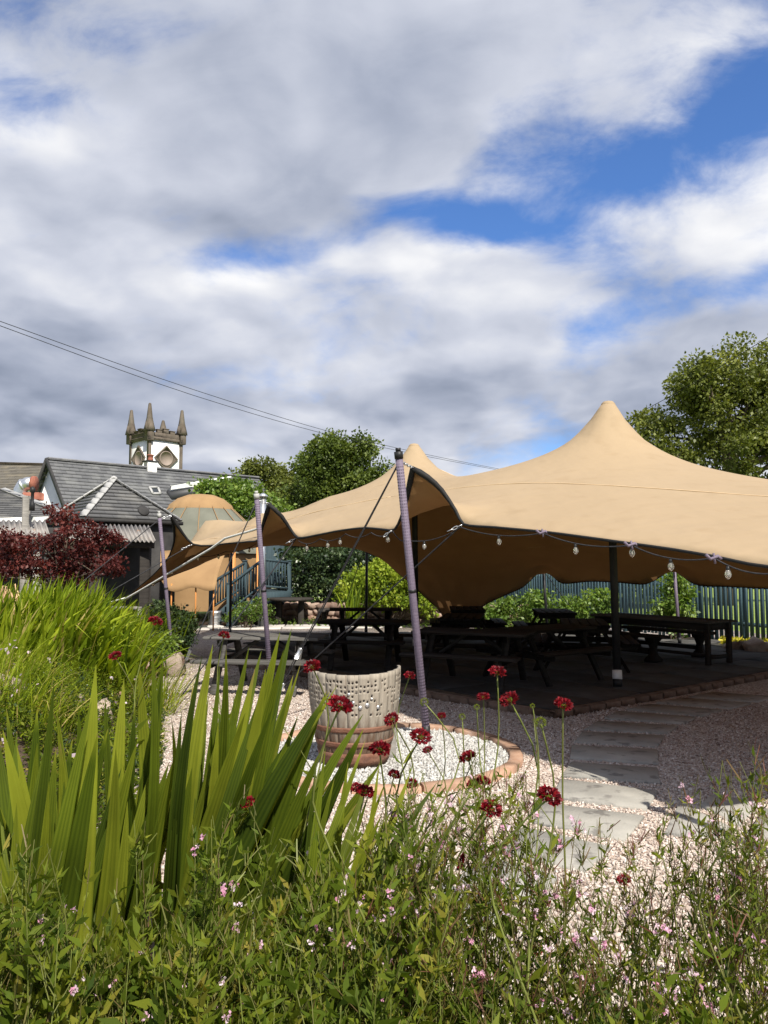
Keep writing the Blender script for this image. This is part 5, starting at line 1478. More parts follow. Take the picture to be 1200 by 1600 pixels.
LEAF = np.array([(0, 0, 0), (.32, .42, .06), (0, 1, -.04), (-.32, .42, .06)], float)
def leaves_vf(pos, dirs, size, rng, T=LEAF, F=((0, 1, 2, 3),)):
    """place the leaf template at pos, its y axis along dirs, random roll"""
    n = len(pos); d = dirs / (np.linalg.norm(dirs, axis=1)[:, None] + 1e-9)
    r = rng.normal(size=(n, 3)); x = np.cross(d, r); x /= np.linalg.norm(x, axis=1)[:, None] + 1e-9; z = np.cross(x, d)
    V = pos[:, None] + size[:, None, None] * (T[None, :, 0:1] * x[:, None] + T[None, :, 1:2] * d[:, None] + T[None, :, 2:3] * z[:, None])
    F = np.array(F)[None] + (np.arange(n) * len(T))[:, None, None]
    return V.reshape(-1, 3), F.reshape(-1, len(F[0][0]))
def crown(lobes, n_cl, per, cl_r, leaf, seed, updir=.3, low=.0, surf=.55):
    """lobes: (cx,cy,cz,rx,ry,rz); clusters sit mostly near the lobes' outside"""
    rng = np.random.default_rng(seed); lob = np.array(lobes, float)
    vol = (lob[:, 3] * lob[:, 4] * lob[:, 5]) ** .7; pick = rng.choice(len(lob), n_cl, p=vol / vol.sum()); L_ = lob[pick]
    d = rng.normal(size=(n_cl, 3)); d /= np.linalg.norm(d, axis=1)[:, None]; r = rng.uniform(surf, 1.04, n_cl) ** .8
    C = L_[:, :3] + d * r[:, None] * L_[:, 3:]
    ct = np.clip(rng.normal(.45, .16, n_cl) + .12 * d[:, 2], 0, 1); cr = cl_r * rng.uniform(.6, 1.5, n_cl)
    pos = np.repeat(C, per, 0); k = len(pos)
    e = rng.normal(size=(k, 3)); e /= np.linalg.norm(e, axis=1)[:, None]
    pos = pos + e * (np.repeat(cr, per) * rng.uniform(0, 1, k) ** .45)[:, None] * np.array([1, 1, .75])
    dirs = e * .7 + rng.normal(size=(k, 3)) * .5 + np.array([0, 0, updir - .5])
    V, F = leaves_vf(pos, dirs, leaf * rng.uniform(.6, 1.3, k), rng)
    tint = np.clip(np.repeat(ct, per) + rng.normal(0, .14, k), 0, 1)
    return V, F, np.repeat(tint, 4), C
def tree(name, label, cat, base, lobes, n_cl, per, cl_r, leaf, mat_, seed, trunk_r=.2, group=None, surf=.5, fork=.35):
    t = thing(name, label, cat, base, 0, group)
    rl = random.Random(seed + 5); ex = []
    for l in lobes:
        for _ in range(4):
            d = Vector((rl.gauss(0, 1), rl.gauss(0, .7), rl.gauss(.2, .8))).normalized(); k = rl.uniform(.85, 1.1); w = rl.uniform(.22, .42)
            ex.append((l[0] + d.x * l[3] * k, l[1] + d.y * l[4] * k, l[2] + d.z * l[5] * k, l[3] * w, l[4] * w, l[5] * w))
    V, F, ti, C = crown(list(lobes) + ex, n_cl, per, cl_r, leaf, seed, surf=surf)
    obj('crown', np_mesh('crown', V, [F], ti), mat_, t)
    rnd = random.Random(seed); b = Vector(base); m = MB()
    top = Vector((float(np.mean([l[0] for l in lobes])), float(np.mean([l[1] for l in lobes])), max(l[2] for l in lobes)))
    f = b.lerp(top, fork)
    m.tube([b - Vector((0, 0, .05)), b.lerp(f, .5) + Vector((rnd.uniform(-.1, .1) * trunk_r * 3, 0, 0)), f, f.lerp(top, .5), top], [trunk_r * 1.25, trunk_r, trunk_r * .85, trunk_r * .5, trunk_r * .12], 8)
    for i in rnd.sample(range(len(C)), min(len(C), 26)):
        e = Vector(C[i]); s = f.lerp(top, rnd.uniform(0, .7)); mid = s.lerp(e, .5) + Vector((rnd.uniform(-.2, .2), rnd.uniform(-.2, .2), rnd.uniform(0, .3))) * trunk_r * 2
        m.tube([s, mid, e], [trunk_r * .35, trunk_r * .22, trunk_r * .06], 5, cap=False)
    obj('trunk', m.mesh('trunk', True), M_trunk, t)
    return t
def lob(px, py, Y, rx, ry, dy=None):
    c = A(px, py, Y); k = Y / FPX; return (c.x, c.y, c.z, rx * k, (dy or rx) * k * .8, ry * k)
def gz(px, Y): return (A(px, 885, Y).x, Y, 0)

# ---- trees behind
Y = 34
tree('broadleaf_tree', 'tall leafy tree rising behind the right slope of the stretch tent', 'tree', gz(1130, Y),
     [lob(1130, 640, Y, 80, 80), lob(1060, 665, Y, 62, 58), lob(1190, 650, Y, 85, 75), lob(1150, 585, Y, 45, 42), lob(1100, 600, Y, 36, 36), lob(1040, 700, Y, 55, 45), lob(1150, 720, Y, 120, 60), lob(1260, 640, Y, 90, 100), lob(1205, 580, Y, 40, 40)],
     300, 200, .66, .17, L_tree2, 21, .35)
Y = 42
tree('broadleaf_tree', 'round dark green tree above the left slope of the stretch tent', 'tree', gz(535, Y),
     [lob(540, 725, Y, 52, 42), lob(505, 745, Y, 46, 40), lob(570, 745, Y, 38, 45), lob(548, 702, Y, 30, 24), lob(490, 775, Y, 40, 40), lob(540, 785, Y, 70, 45), lob(580, 790, Y, 40, 40)],
     240, 180, .62, .19, L_tree, 22, .35)
Y = 46
tree('broadleaf_tree', 'lower olive tree behind the round dark green tree', 'tree', gz(420, Y),
     [lob(415, 750, Y, 40, 24), lob(385, 760, Y, 26, 22), lob(445, 765, Y, 34, 28), lob(470, 785, Y, 40, 35), lob(410, 785, Y, 60, 34)],
     150, 130, .6, .19, L_tree2, 23, .3)
Y = 31
tree('elder_tree', 'bright green flowering bush tree beside the white dormer', 'tree', gz(375, Y),
     [lob(355, 775, Y, 40, 24), lob(395, 782, Y, 34, 24), lob(330, 792, Y, 26, 20), lob(375, 805, Y, 60, 35)],
     210, 46, .40, .17, L_bush, 24, .15)
Y = 30
tree('hedge_tree', 'dark ivy covered tree filling the gap below the left slope of the tent', 'tree', gz(520, Y),
     [lob(520, 850, Y, 60, 55), lob(470, 870, Y, 50, 50), lob(570, 860, Y, 50, 50), lob(620, 850, Y, 60, 50)],
     330, 46, .42, .17, L_ivy, 25, .25)
for i, (px, Yt, lab) in enumerate(((700, 36, 'leafy hedge tree seen under the tent beyond the far fence'), (980, 33, 'shady hedge tree behind the middle of the blue fence'), (820, 40, 'pale hedge tree farther off behind the blue fence'))):
    tree('hedge_tree', lab, 'tree', gz(px, Yt), [lob(px, 880, Yt, 70, 40), lob(px + 60, 890, Yt, 60, 36), lob(px - 60, 890, Yt, 60, 36), lob(px, 905, Yt, 90, 30)], 160, 40, .6, .26, L_tree if i != 2 else L_bush, 30 + i, .2)

# ---- bushes
def bush(label, lobes, n_cl, per, cl_r, leaf, mat_, seed, cat='bush', name='leafy_bush', group=None, surf=.35):
    x = float(np.mean([l[0] for l in lobes])); y = float(np.mean([l[1] for l in lobes]))
    t = thing(name, label, cat, (x, y, 0), 0, group)
    V, F, ti, C = crown(lobes, n_cl, per, cl_r, leaf, seed, surf=surf); obj('foliage', np_mesh('foliage', V, [F], ti), mat_, t)
    m = MB(); rnd = random.Random(seed)
    for i in rnd.sample(range(len(C)), min(16, len(C))):
        e = Vector(C[i]); b = Vector((x + rnd.uniform(-.15, .15), y + rnd.uniform(-.15, .15), -.02)); m.tube([b, b.lerp(e, .5) + Vector((0, 0, .08)), e], [.018, .012, .004], 4, cap=False)
    obj('stems', m.mesh('stems'), M_trunk, t); return t
L_lime = leafmat('lime_leaf', [(0, (.09, .15, .012)), (.5, (.22, .30, .025)), (1, (.40, .44, .06))], .4, .5, .2)
Y = 21.4
bush('bright lime green bush on the bank left of the gathered tent foot', [lob(610, 915, Y, 64, 40), lob(560, 925, Y, 40, 30), lob(655, 925, Y, 44, 34), lob(620, 892, Y, 46, 20)], 230, 50, .20, .10, L_lime, 41)
Y = 24.2
bush('tall glossy dark bush between the blue deck and the lime green bush', [lob(505, 900, Y, 56, 46), lob(468, 905, Y, 34, 44), lob(545, 900, Y, 36, 46), lob(500, 870, Y, 60, 24)], 230, 42, .22, .11, L_ivy, 42)
for (px, py, Yb, rx, ry, lab, sd) in ((838, 955, 19.6, 32, 34, 'leafy shrub in front of the fence left of the front tent pole', 43), (925, 955, 18.6, 34, 40, 'broad leafy shrub by the fence just left of the front tent pole', 44),
                                      (1052, 945, 17.4, 26, 52, 'tall shrub climbing the fence behind the long table', 45), (780, 960, 21.0, 30, 26, 'small shrub by the fence beside the gathered tent foot', 46), (880, 965, 19.6, 24, 28, 'thin shrub between two leafy fence shrubs', 47)):
    bush(lab, [lob(px, py, Yb, rx, ry), lob(px + rx * .4, py - ry * .5, Yb, rx * .6, ry * .5), lob(px - rx * .4, py + ry * .3, Yb, rx * .7, ry * .5)], 75, 30, .15, .095, L_bush, sd)
bush('low green planting at the foot of the blue steps', [lob(385, 955, 21.0, 26, 16), lob(410, 950, 21.2, 24, 18), lob(366, 962, 20.8, 14, 10)], 60, 34, .12, .06, L_bush, 48)
bush('low bushy plants behind the pale boulder and thin pole', [lob(285, 985, 13.4, 20, 26), lob(262, 965, 13.8, 30, 26), lob(248, 1010, 12.6, 24, 18)], 90, 36, .14, .06, L_ivy, 49)
bush('small green plants under the thin purple pole', [lob(258, 1005, 12.0, 18, 14), lob(240, 1020, 11.6, 20, 14)], 40, 30, .10, .05, L_bush, 50)

# ---- red maple
Y = 13.2
tree('red_maple', 'dark red Japanese maple in front of the outbuilding', 'tree', gz(95, Y),
     [lob(85, 855, Y, 84, 34), lob(35, 868, Y, 56, 32), lob(135, 836, Y, 44, 20), lob(105, 812, Y, 26, 16), lob(165, 848, Y, 30, 16), lob(30, 890, Y, 60, 24), lob(120, 885, Y, 90, 24), lob(175, 880, Y, 30, 20), lob(90, 795, Y, 16, 14)],
     210, 44, .13, .062, L_red, 51, .06, surf=.25, fork=.2)

# ---- yellow ground cover near the fence
rng = np.random.default_rng(61); n = 2600
gp = [G(1130, 1015), G(1330, 1035), G(1340, 1018), G(1125, 1008)]
uu, vv = rng.uniform(0, 1, n), rng.uniform(0, 1, n); pa = np.array([tuple(v) for v in gp])
pos = (pa[0] * (1 - uu)[:, None] + pa[1] * uu[:, None]) * (1 - vv)[:, None] + (pa[3] * (1 - uu)[:, None] + pa[2] * uu[:, None]) * vv[:, None]
pos[:, 2] = rng.uniform(.02, .16, n)
V, F = leaves_vf(pos, rng.normal(size=(n, 3)) + np.array([0, 0, 1.0]), rng.uniform(.05, .10, n), rng)
tag(obj('ground_cover', np_mesh('gc', V, [F], np.repeat(rng.uniform(0, 1, n), 4)), L_yell), 'yellow ground cover in the sunlit bed along the blue fence', 'ground cover', kind='stuff')

# ================================================================== blades
def blades(base, az, length, width, bend, lean, rng, seg=6, tint=None, fold=.25):
    """k grass blades; az: heading of the arch, lean: tangent of start lean, bend: droop"""
    k = len(base); s = np.linspace(0, 1, seg + 1)
    h = np.stack([np.cos(az), np.sin(az), np.zeros(k)], -1)
    x = (lean[:, None] * s + bend[:, None] * s ** 2.4); z = s[None] * np.sqrt(np.clip(1 - (x * .75) ** 2, .1, 1)) - bend[:, None] * .32 * s[None] ** 3
    C = base[:, None] + length[:, None, None] * (x[..., None] * h[:, None] + z[..., None] * np.array([0, 0, 1.0]))
    roll = rng.uniform(-1.2, 1.2, k); side = np.stack([-np.sin(az + roll), np.cos(az + roll), np.zeros(k)], -1)
    wprof = np.minimum(1, .45 + 2.2 * s) * np.clip(1 - s ** 2.6, 0, 1)
    wprof[-1] = .02
    off = width[:, None] * wprof[None] * .5
    mid = C + np.stack([np.cos(az + roll), np.sin(az + roll), np.zeros(k)], -1)[:, None] * (off * fold)[..., None]
    V = np.stack([C - side[:, None] * off[..., None], mid, C + side[:, None] * off[..., None]], 2)   # k, seg+1, 3, 3
    idx = np.arange(k * (seg + 1) * 3).reshape(k, seg + 1, 3)
    F = np.concatenate([np.stack([idx[:, :-1, c], idx[:, :-1, c + 1], idx[:, 1:, c + 1], idx[:, 1:, c]], -1).reshape(-1, 4) for c in (0, 1)])
    t = np.repeat(tint, (seg + 1) * 3) if tint is not None else None
    return V.reshape(-1, 3), F, t
def clump(label, cx, cy, rx, ry, k, L0, L1, w0, w1, seed, heading, mat_=L_iris, zb=None, tint0=.5, name='iris_clump', spread=.5, cat='plant', group=None):
    rng = np.random.default_rng(seed)
    r = np.sqrt(rng.uniform(0, 1, k)); a = rng.uniform(0, 2 * math.pi, k)
    bx, by = cx + rx * r * np.cos(a), cy + ry * r * np.sin(a); bz = np.array([zb if zb is not None else max(0, rock_h(x, y)) for x, y in zip(bx, by)]) - .02
    base = np.stack([bx, by, bz], -1); az = heading + rng.normal(0, .9, k)
    V, F, t = blades(base, az, rng.uniform(L0, L1, k), rng.uniform(w0, w1, k), np.abs(rng.normal(.12, .16, k)), rng.normal(.18, .12, k) * spread * 2, rng, tint=np.clip(rng.normal(tint0, .24, k), 0, 1))
    t_ = thing(name, label, cat, (cx, cy, 0), 0, group)
    o = obj('blades', np_mesh('blades', V, [F], t), mat_, t_); o['kind'] = 'stuff'
    return t_
gI = 'sword-leaved clumps in the rockery'
clump('bright sunlit mass of sword leaves at the back of the rockery below the red maple', -4.7, 10.6, 1.2, 1.3, 480, .8, 1.2, .052, .085, 71, -.1, tint0=.55, group=gI)
clump('sunlit sword leaves arching over towards the thin purple pole', -3.95, 10.2, .65, 1.1, 380, .75, 1.15, .050, .080, 72, -.2, tint0=.5, spread=.9, group=gI)
clump('yellow-green sword leaves at the left end of the rockery', -4.5, 8.4, 1.0, .9, 340, .65, 1.0, .044, .07, 73, 0, tint0=.6, group=gI)
clump('broad bright sword leaves at the right shoulder of the rockery', -3.45, 9.1, .55, .6, 330, .7, 1.1, .048, .078, 171, -.3, tint0=.55, spread=1.0, group=gI)
clump('dense sword leaves in the middle of the rockery above the small herbs', -4.2, 9.0, .6, .5, 330, .75, 1.1, .048, .078, 172, -.1, tint0=.5, spread=.8, group=gI)
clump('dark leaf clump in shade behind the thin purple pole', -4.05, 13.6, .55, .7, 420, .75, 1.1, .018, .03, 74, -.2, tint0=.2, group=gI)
clump('small upright sword leaf tuft in front of the lime green bush', -.85, 20.6, .2, .2, 40, .8, 1.2, .03, .05, 76, 1.5, zb=.3, tint0=.35, group=gI)
# withered seed heads in the rockery
wt = thing('withered_stalks', 'pale brown withered stalks at the left of the sunlit leaf clump', 'plant', gz(14, 9.5))
m = MB(); rnd = random.Random(4)
for i in range(12):
    b = A(14 + rnd.uniform(-10, 10), 960, 9.5); t_ = A(14 + rnd.uniform(-18, 16), 912 + rnd.uniform(0, 20), 9.5); mid = b.lerp(t_, .6) + Vector((rnd.uniform(-.05, .05), 0, .08))
    m.tube([Vector((b.x, b.y, .3)), mid, t_, t_ + Vector((rnd.uniform(-.08, .08), 0, -.15))], [.006, .005, .012, .004], 5)
obj('stalks', m.mesh('stalks'), mat('dry_stalk', (.42, .27, .14), (.55, .38, .22), 8, .9), wt)

def weed_mass(name, label, pts, Ls, seed, leafL, leafW, per, mat_, lean=.15, cat='plants'):
    """low leafy ground cover: stems with paired narrow leaves"""
    rng = np.random.default_rng(seed); n = len(pts)
    m_V, m_F, m_T = [], [], []; c = 0
    tip = pts + np.stack([rng.normal(0, lean, n), rng.normal(0, lean, n), np.ones(n)], -1) * Ls[:, None]
    s = rng.uniform(.15, 1, (n, per)); bow = rng.normal(0, .06, (n, 3)); bow[:, 2] = 0
    P = pts[:, None] + (tip - pts)[:, None] * s[..., None] + bow[:, None] * (4 * s * (1 - s))[..., None]
    P = P.reshape(-1, 3); k = len(P)
    d = np.stack([rng.normal(size=k), rng.normal(size=k), rng.uniform(.1, 1.1, k)], -1)
    T = np.array([(0, 0, 0), (.5, .35, .1), (0, 1, -.12), (-.5, .35, .1)]) * np.array([leafW / leafL, 1, 1])
    V, F = leaves_vf(P, d, leafL * rng.uniform(.5, 1.25, k) * (1.15 - .5 * s.reshape(-1)), rng, T)
    t = np.clip(np.repeat(rng.normal(.5, .18, n), per) + rng.normal(0, .12, k), 0, 1)
    o = obj(name, np_mesh(name, V, [F], np.repeat(t, 4)), mat_); tag(o, label, cat, kind='stuff')
    return tip, bow
# low growth over the rockery front, in patches of different kinds
def edge_x(y): return np.interp(y, [4.6, 6.6, 8, 9.9, 11.6], [-1.55, -1.92, -2.35, -2.95, -3.35])
def patch(n, y0, y1, depth, seed, thr=-.15):
    rng = np.random.default_rng(seed); py = rng.uniform(y0, y1, n); px = edge_x(py) - rng.uniform(-.03, depth, n)
    q = np.array([mnoise.noise((a * 1.5, b * 1.5, seed)) for a, b in zip(px, py)]); k = q > thr
    px, py, q = px[k], py[k], q[k]
    return np.stack([px, py, [max(0, rock_h(a, b)) - .01 for a, b in zip(px, py)]], -1), q, rng
pts, q, rng = patch(2600, 4.2, 10.6, 2.6, 82, -.6); weed_mass('rockery_growth', 'low mixed leafy plants spreading over the rockery front', pts, .10 + .25 * np.clip(q + .3, 0, 1) + rng.uniform(0, .15, len(pts)), 82, .05, .018, 26, L_weed)
pts, q, rng = patch(1300, 4.6, 9.6, 2.4, 85, -.05); weed_mass('rockery_herbs', 'dark small-leaved herbs between the rockery stones', pts, .12 + rng.uniform(0, .18, len(pts)), 85, .035, .018, 34, L_ivy)
pts, q, rng = patch(900, 5.2, 9.8, 2.4, 88, .12); weed_mass('rockery_tall_growth', 'taller yellow-green wispy plants in the rockery', pts, .35 + rng.uniform(0, .35, len(pts)), 88, .05, .008, 30, L_iris, lean=.25)
gG = 'fine grass tufts in the rockery'
for cx_, cy_, lab, sd in ((-3.6, 7.2, 'wispy yellowish grass tuft below the bright sword leaves', 77), (-2.75, 8.9, 'short grass tuft on the rockery rim above the gravel', 78), (-2.9, 6.2, 'grass tuft behind the lower left sword leaf fan', 79)):
    clump(lab, cx_, cy_, .4, .4, 260, .35, .75, .006, .013, sd, 0, name='grass_tuft', tint0=.65, spread=1.2, group=gG)
rngf = np.random.default_rng(89); pts, q, _ = patch(160, 5.0, 9.5, 1.8, 90, .0); pts[:, 2] += rngf.uniform(.2, .5, len(pts))
V, F = leaves_vf(pts, rngf.normal(size=pts.shape), rngf.uniform(.03, .05, len(pts)), rngf, np.array([(0, 0, 0), (.4, .5, .1), (0, 1, 0), (-.4, .5, .1)])); tag(obj('rockery_blossom', np_mesh('blossom', V, [F], np.repeat(rngf.uniform(.7, 1, len(pts)), 4)), L_pink), 'scattered pale blossoms over the rockery plants', 'flowers', kind='stuff')
rng = np.random.default_rng(83); n = 260
px = rng.uniform(-3.3, 3.9, n); py = rng.uniform(19.6, 21.3, n) + 1.4 - px * .22
pts = np.stack([px, py, np.zeros(n)], -1)
weed_mass('wall_foot_growth', 'low green weeds along the foot of the rubble wall', pts, rng.uniform(.05, .22, n), 84, .08, .03, 12, L_bush)
# ================================================================== foreground plants
# ---- broad pleated sword leaves, each leaf a part
def sword_leaf(base, tip, width, rnd, curl=0.0, seg=12):
    base, tip = Vector(base), Vector(tip); d = tip - base; L = d.length; d.normalize()
    view = (EYE - base.lerp(tip, .5)).normalized()
    face = (Matrix.Rotation(rnd.uniform(-1.0, 1.0), 3, d) @ (view - d * view.dot(d)).normalized())
    side = d.cross(face).normalized()
    droop = Vector((d.x, d.y, 0)) * curl
    cross = [(-.5, .0), (-.36, .10), (-.24, -.02), (-.1, .09), (0, -.05), (.1, .09), (.24, -.02), (.36, .10), (.5, .0)]
    V = []; F = []; T = []; n = len(cross); base_t = min(1, max(0, rnd.gauss(.45, .3))); bow = rnd.uniform(-.05, .05); brown = rnd.random() < .3
    for i in range(seg + 1):
        s = i / seg
        c = base.lerp(tip, s) + droop * (s ** 2) * L + face * (bow * 4 * s * (1 - s)) * L - Vector((0, 0, abs(curl) * .35 * s ** 3 * L))
        w = width * min(1, .35 + 1.5 * s) * max(.015, (1 - s ** 3.2) ** .9)
        for u, dpt in cross:
            V.append(tuple(c + side * (u * w) + face * (dpt * w * 1.1 * (1 - s * .5)))); T.append(min(1, max(0, base_t + .25 * (s - .4) + (.13 if dpt > .05 else -.13)))*.9); T[-1] = 1.0 if (brown and s > .93) else T[-1]  # light and shade of the pleats put into the tint
    for i in range(seg):
        for j in range(n - 1): F.append((i * n + j, i * n + j + 1, (i + 1) * n + j + 1, (i + 1) * n + j))
    return np_mesh('leaf', V, [F], T)
def sword_plant(label, cx, cy, tips, rnd, wr=(.052, .076), extra=1, group='broad sword-leaved plants in the foreground'):
    t = thing('sword_leaf_plant', label, 'plant', (cx, cy, bed_h(cx, cy)), 0, group)
    more = [(px + rnd.uniform(-26, 26) + (px - 250) * .04, py + rnd.uniform(30, 190), Y + rnd.uniform(-.15, .15), cu) for px, py, Y, cu in tips for _ in range(extra)]
    for (px, py, Y, cu) in tips + more:
        tip = A(px, py - 14, Y)
        f = (tip.x - cx); b = Vector((cx + f * .17 + rnd.uniform(-.10, .10), cy + (tip.y - cy) * .3 + rnd.uniform(-.09, .09), 0)); b.z = max(0, bed_h(b.x, b.y)) - .03
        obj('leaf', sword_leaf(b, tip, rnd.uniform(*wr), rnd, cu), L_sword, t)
    return t
rnd = random.Random(12)
def fan(spec, Y0, Y1): return [(x, y, rnd.uniform(Y0, Y1), rnd.choice((-.02, .0, .03, .06, .10, .14))) for x, y in spec]
tips1 = fan([(-40, 1120), (-20, 1190), (2, 1150), (14, 1112), (30, 1165), (58, 1102), (70, 1185), (88, 1120), (112, 1165), (100, 1235), (150, 1052), (126, 1088), (160, 1130), (182, 1180), (86, 1075), (205, 1150), (-60, 1230), (40, 1250), (140, 1260), (-5, 1262)], 2.0, 2.5)
tips2 = fan([(192, 1055), (208, 1090), (222, 1035), (238, 1020), (252, 1030), (247, 1110), (268, 1130), (230, 1150), (290, 1160)], 2.35, 2.8)
tips3 = fan([(300, 1060), (315, 1032), (330, 1010), (345, 1050), (352, 1022), (362, 1080), (377, 1005), (392, 1045), (402, 1020), (418, 1055), (430, 988), (443, 1030), (458, 992), (470, 1050), (482, 1062), (500, 1080), (520, 1078), (540, 1105), (555, 1140), (283, 1120), (340, 1130), (380, 1120), (430, 1130), (470, 1140), (412, 1175), (310, 1185), (365, 1190), (325, 1095), (412, 1090), (452, 1095)], 2.2, 2.75)
tips4 = fan([(566, 1165), (585, 1190), (600, 1225), (622, 1200), (650, 1215), (560, 1230), (540, 1195), (520, 1225), (600, 1265), (640, 1285), (505, 1165), (492, 1210)], 1.95, 2.35)
sword_plant('tall fan of broad sword leaves at the lower left corner', -.95, 2.25, tips1, rnd, extra=2)
sword_plant('narrow sheaf of upright sword leaves between the two big fans', -.86, 2.65, tips2, rnd)
sword_plant('large upright fan of broad sword leaves in front of the sunlit picnic table', -.66, 2.45, tips3, rnd)
sword_plant('sword leaves leaning over towards the ring of white stones', -.32, 1.95, tips4, rnd, (.034, .05))
# young leaves low in front
tips5 = fan([(215, 1440), (235, 1470), (335, 1480), (318, 1500), (60, 1400), (10, 1420)], 1.5, 1.7)
sword_plant('few short young sword leaves at the bottom of the picture', -.42, 1.6, tips5, rnd, (.026, .036), 0)

# ---- crimson pincushion flowers
def pincushion(r, seed):
    """domed head of many small crimson florets over a green collar"""
    rng = np.random.default_rng(seed); n = 150
    i = np.arange(n) + .5; ph = np.arccos(1 - 1.12 * i / n); th = math.pi * (1 + 5 ** .5) * i
    d = np.stack([np.sin(ph) * np.cos(th), np.sin(ph) * np.sin(th), np.cos(ph)], -1)
    pos = d * np.array([.72, .72, .42]) * r * rng.uniform(.75, 1.0, n)[:, None]
    dirs = d * np.array([1, 1, .7]) + rng.normal(0, .28, (n, 3))
    T = np.array([(0, 0, 0), (.34, .6, .06), (0, 1, -.1), (-.34, .6, .06)])
    V, F = leaves_vf(pos, dirs, r * (.34 + .22 * np.sin(ph)) * rng.uniform(.7, 1.2, n), rng, T)
    t = np.repeat(np.clip(rng.normal(.5, .22, n), 0, 1), 4)
    return np_mesh('flower_head', V, [F], t)
heads = [pincushion(1.0, s) for s in range(5)]
cm = MB(); cm.lathe([(.06, -.42), (.22, -.34), (.40, -.12), (.36, .05), (.1, .12)], 10)
for q in range(9):
    a = q * 2 * math.pi / 9; cm.add([(.25 * math.cos(a - .25), .25 * math.sin(a - .25), -.2), (.25 * math.cos(a + .25), .25 * math.sin(a + .25), -.2), (.78 * math.cos(a), .78 * math.sin(a), -.16)], [(0, 1, 2)])
collar_me = cm.mesh('collar', tint=True)
def budhead(seed):
    rng = np.random.default_rng(seed); n = 160; i = np.arange(n) + .5; ph = np.arccos(1 - 1.7 * i / n); th = math.pi * (1 + 5 ** .5) * i
    d = np.stack([np.sin(ph) * np.cos(th), np.sin(ph) * np.sin(th), np.cos(ph)], -1)
    V, F = leaves_vf(d * .62, d + rng.normal(0, .12, (n, 3)), np.full(n, .36) * rng.uniform(.7, 1.2, n), rng, np.array([(0, 0, 0), (.2, .4, .03), (0, 1, 0), (-.2, .4, .03)]))
    return np_mesh('seed_head', V, [F], np.repeat(np.clip(rng.normal(.65, .15, n), 0, 1), 4))
bud_me = budhead(3)
FLOW = [(531, 1103, 34), (488, 1042, 24), (593, 1171, 28), (657, 1151, 28), (612, 1124, 24), (640, 1056, 15), (414, 1140, 15), (386, 1254, 24), (362, 1240, 19),
        (570, 1238, 27), (556, 1231, 17), (643, 1225, 17), (616, 1211, 18), (731, 1184, 25), (740, 1226, 19), (755, 1221, 20), (768, 1264, 30), (858, 1245, 34), (880, 1102, 28),
        (796, 1093, 27), (777, 1050, 24), (755, 1089, 19), (668, 1172, 15), (719, 1346, 24), (769, 1386, 20), (975, 1375, 20), (849, 1411, 22), (836, 1486, 18), (1118, 1505, 24),
        (937, 1551, 16), (180, 1025, 19), (243, 971, 20), (350, 993, 16), (1140, 1396, 18), (690, 1316, 13), (500, 1338, 15), (690, 1119, 14)]
BUDS = [(845, 1129, 20), (736, 1238, 22), (772, 1250, 20), (1168, 1325, 20), (1186, 1336, 18), (917, 1437, 17), (1145, 1303, 22), (663, 1097, 15), (832, 1103, 9), (676, 1265, 14), (436, 1262, 14), (288, 1178, 12), (275, 1262, 12), (340, 1260, 12), (305, 1258, 12), (318, 1245, 12), (330, 1255, 12), (352, 1215, 12), (722, 1120, 12), (745, 1105, 11), (720, 1230, 12), (620, 1345, 14), (655, 1350, 15)]
PLANTS = [  # name of the plant's region -> centre column of its base
    (-1.05, 2.7, 'crimson pincushion flowers nodding among the left sword leaves', lambda x, y: x < 300),
    (-.48, 2.1, 'pair of low crimson pincushion flowers in front of the big sword leaf fan', lambda x, y: x < 450 and y > 1180),
    (-.30, 2.6, 'crimson pincushion flowers above the big sword leaf fan', lambda x, y: x < 510 and y <= 1180),
    (-.02, 2.0, 'crimson pincushion flowers in front of the drilled barrel', lambda x, y: x < 700 and y <= 1190),
    (.02, 1.75, 'crimson pincushion flowers at the front edge of the white stone ring', lambda x, y: x < 700),
    (.30, 2.1, 'tall crimson pincushion flowers against the dark shade under the tent', lambda x, y: y < 1135),
    (.27, 1.8, 'cluster of crimson pincushion flowers beside the sandstone kerb', lambda x, y: x < 810 and y < 1300),
    (.36, 1.65, 'large single crimson pincushion flower before the grey slabs', lambda x, y: x < 900 and y < 1300),
    (.22, 1.6, 'drooping crimson pincushion flowers over the nearest slab', lambda x, y: x < 800),
    (.42, 1.5, 'low crimson pincushion flowers in the middle of the wild flowers', lambda x, y: x < 1000),
    (.82, 1.6, 'crimson pincushion flowers and seed heads at the lower right', lambda x, y: True)]
made = {}
for x, y, lab, cond in PLANTS: made[lab] = thing('pincushion_plant', lab, 'flower', (x, y, bed_h(x, y)), 0, 'crimson pincushion flower plants')
stemsV = {lab: MB() for _, _, lab, _ in PLANTS}; leafP = {lab: [] for _, _, lab, _ in PLANTS}
rnd = random.Random(33)
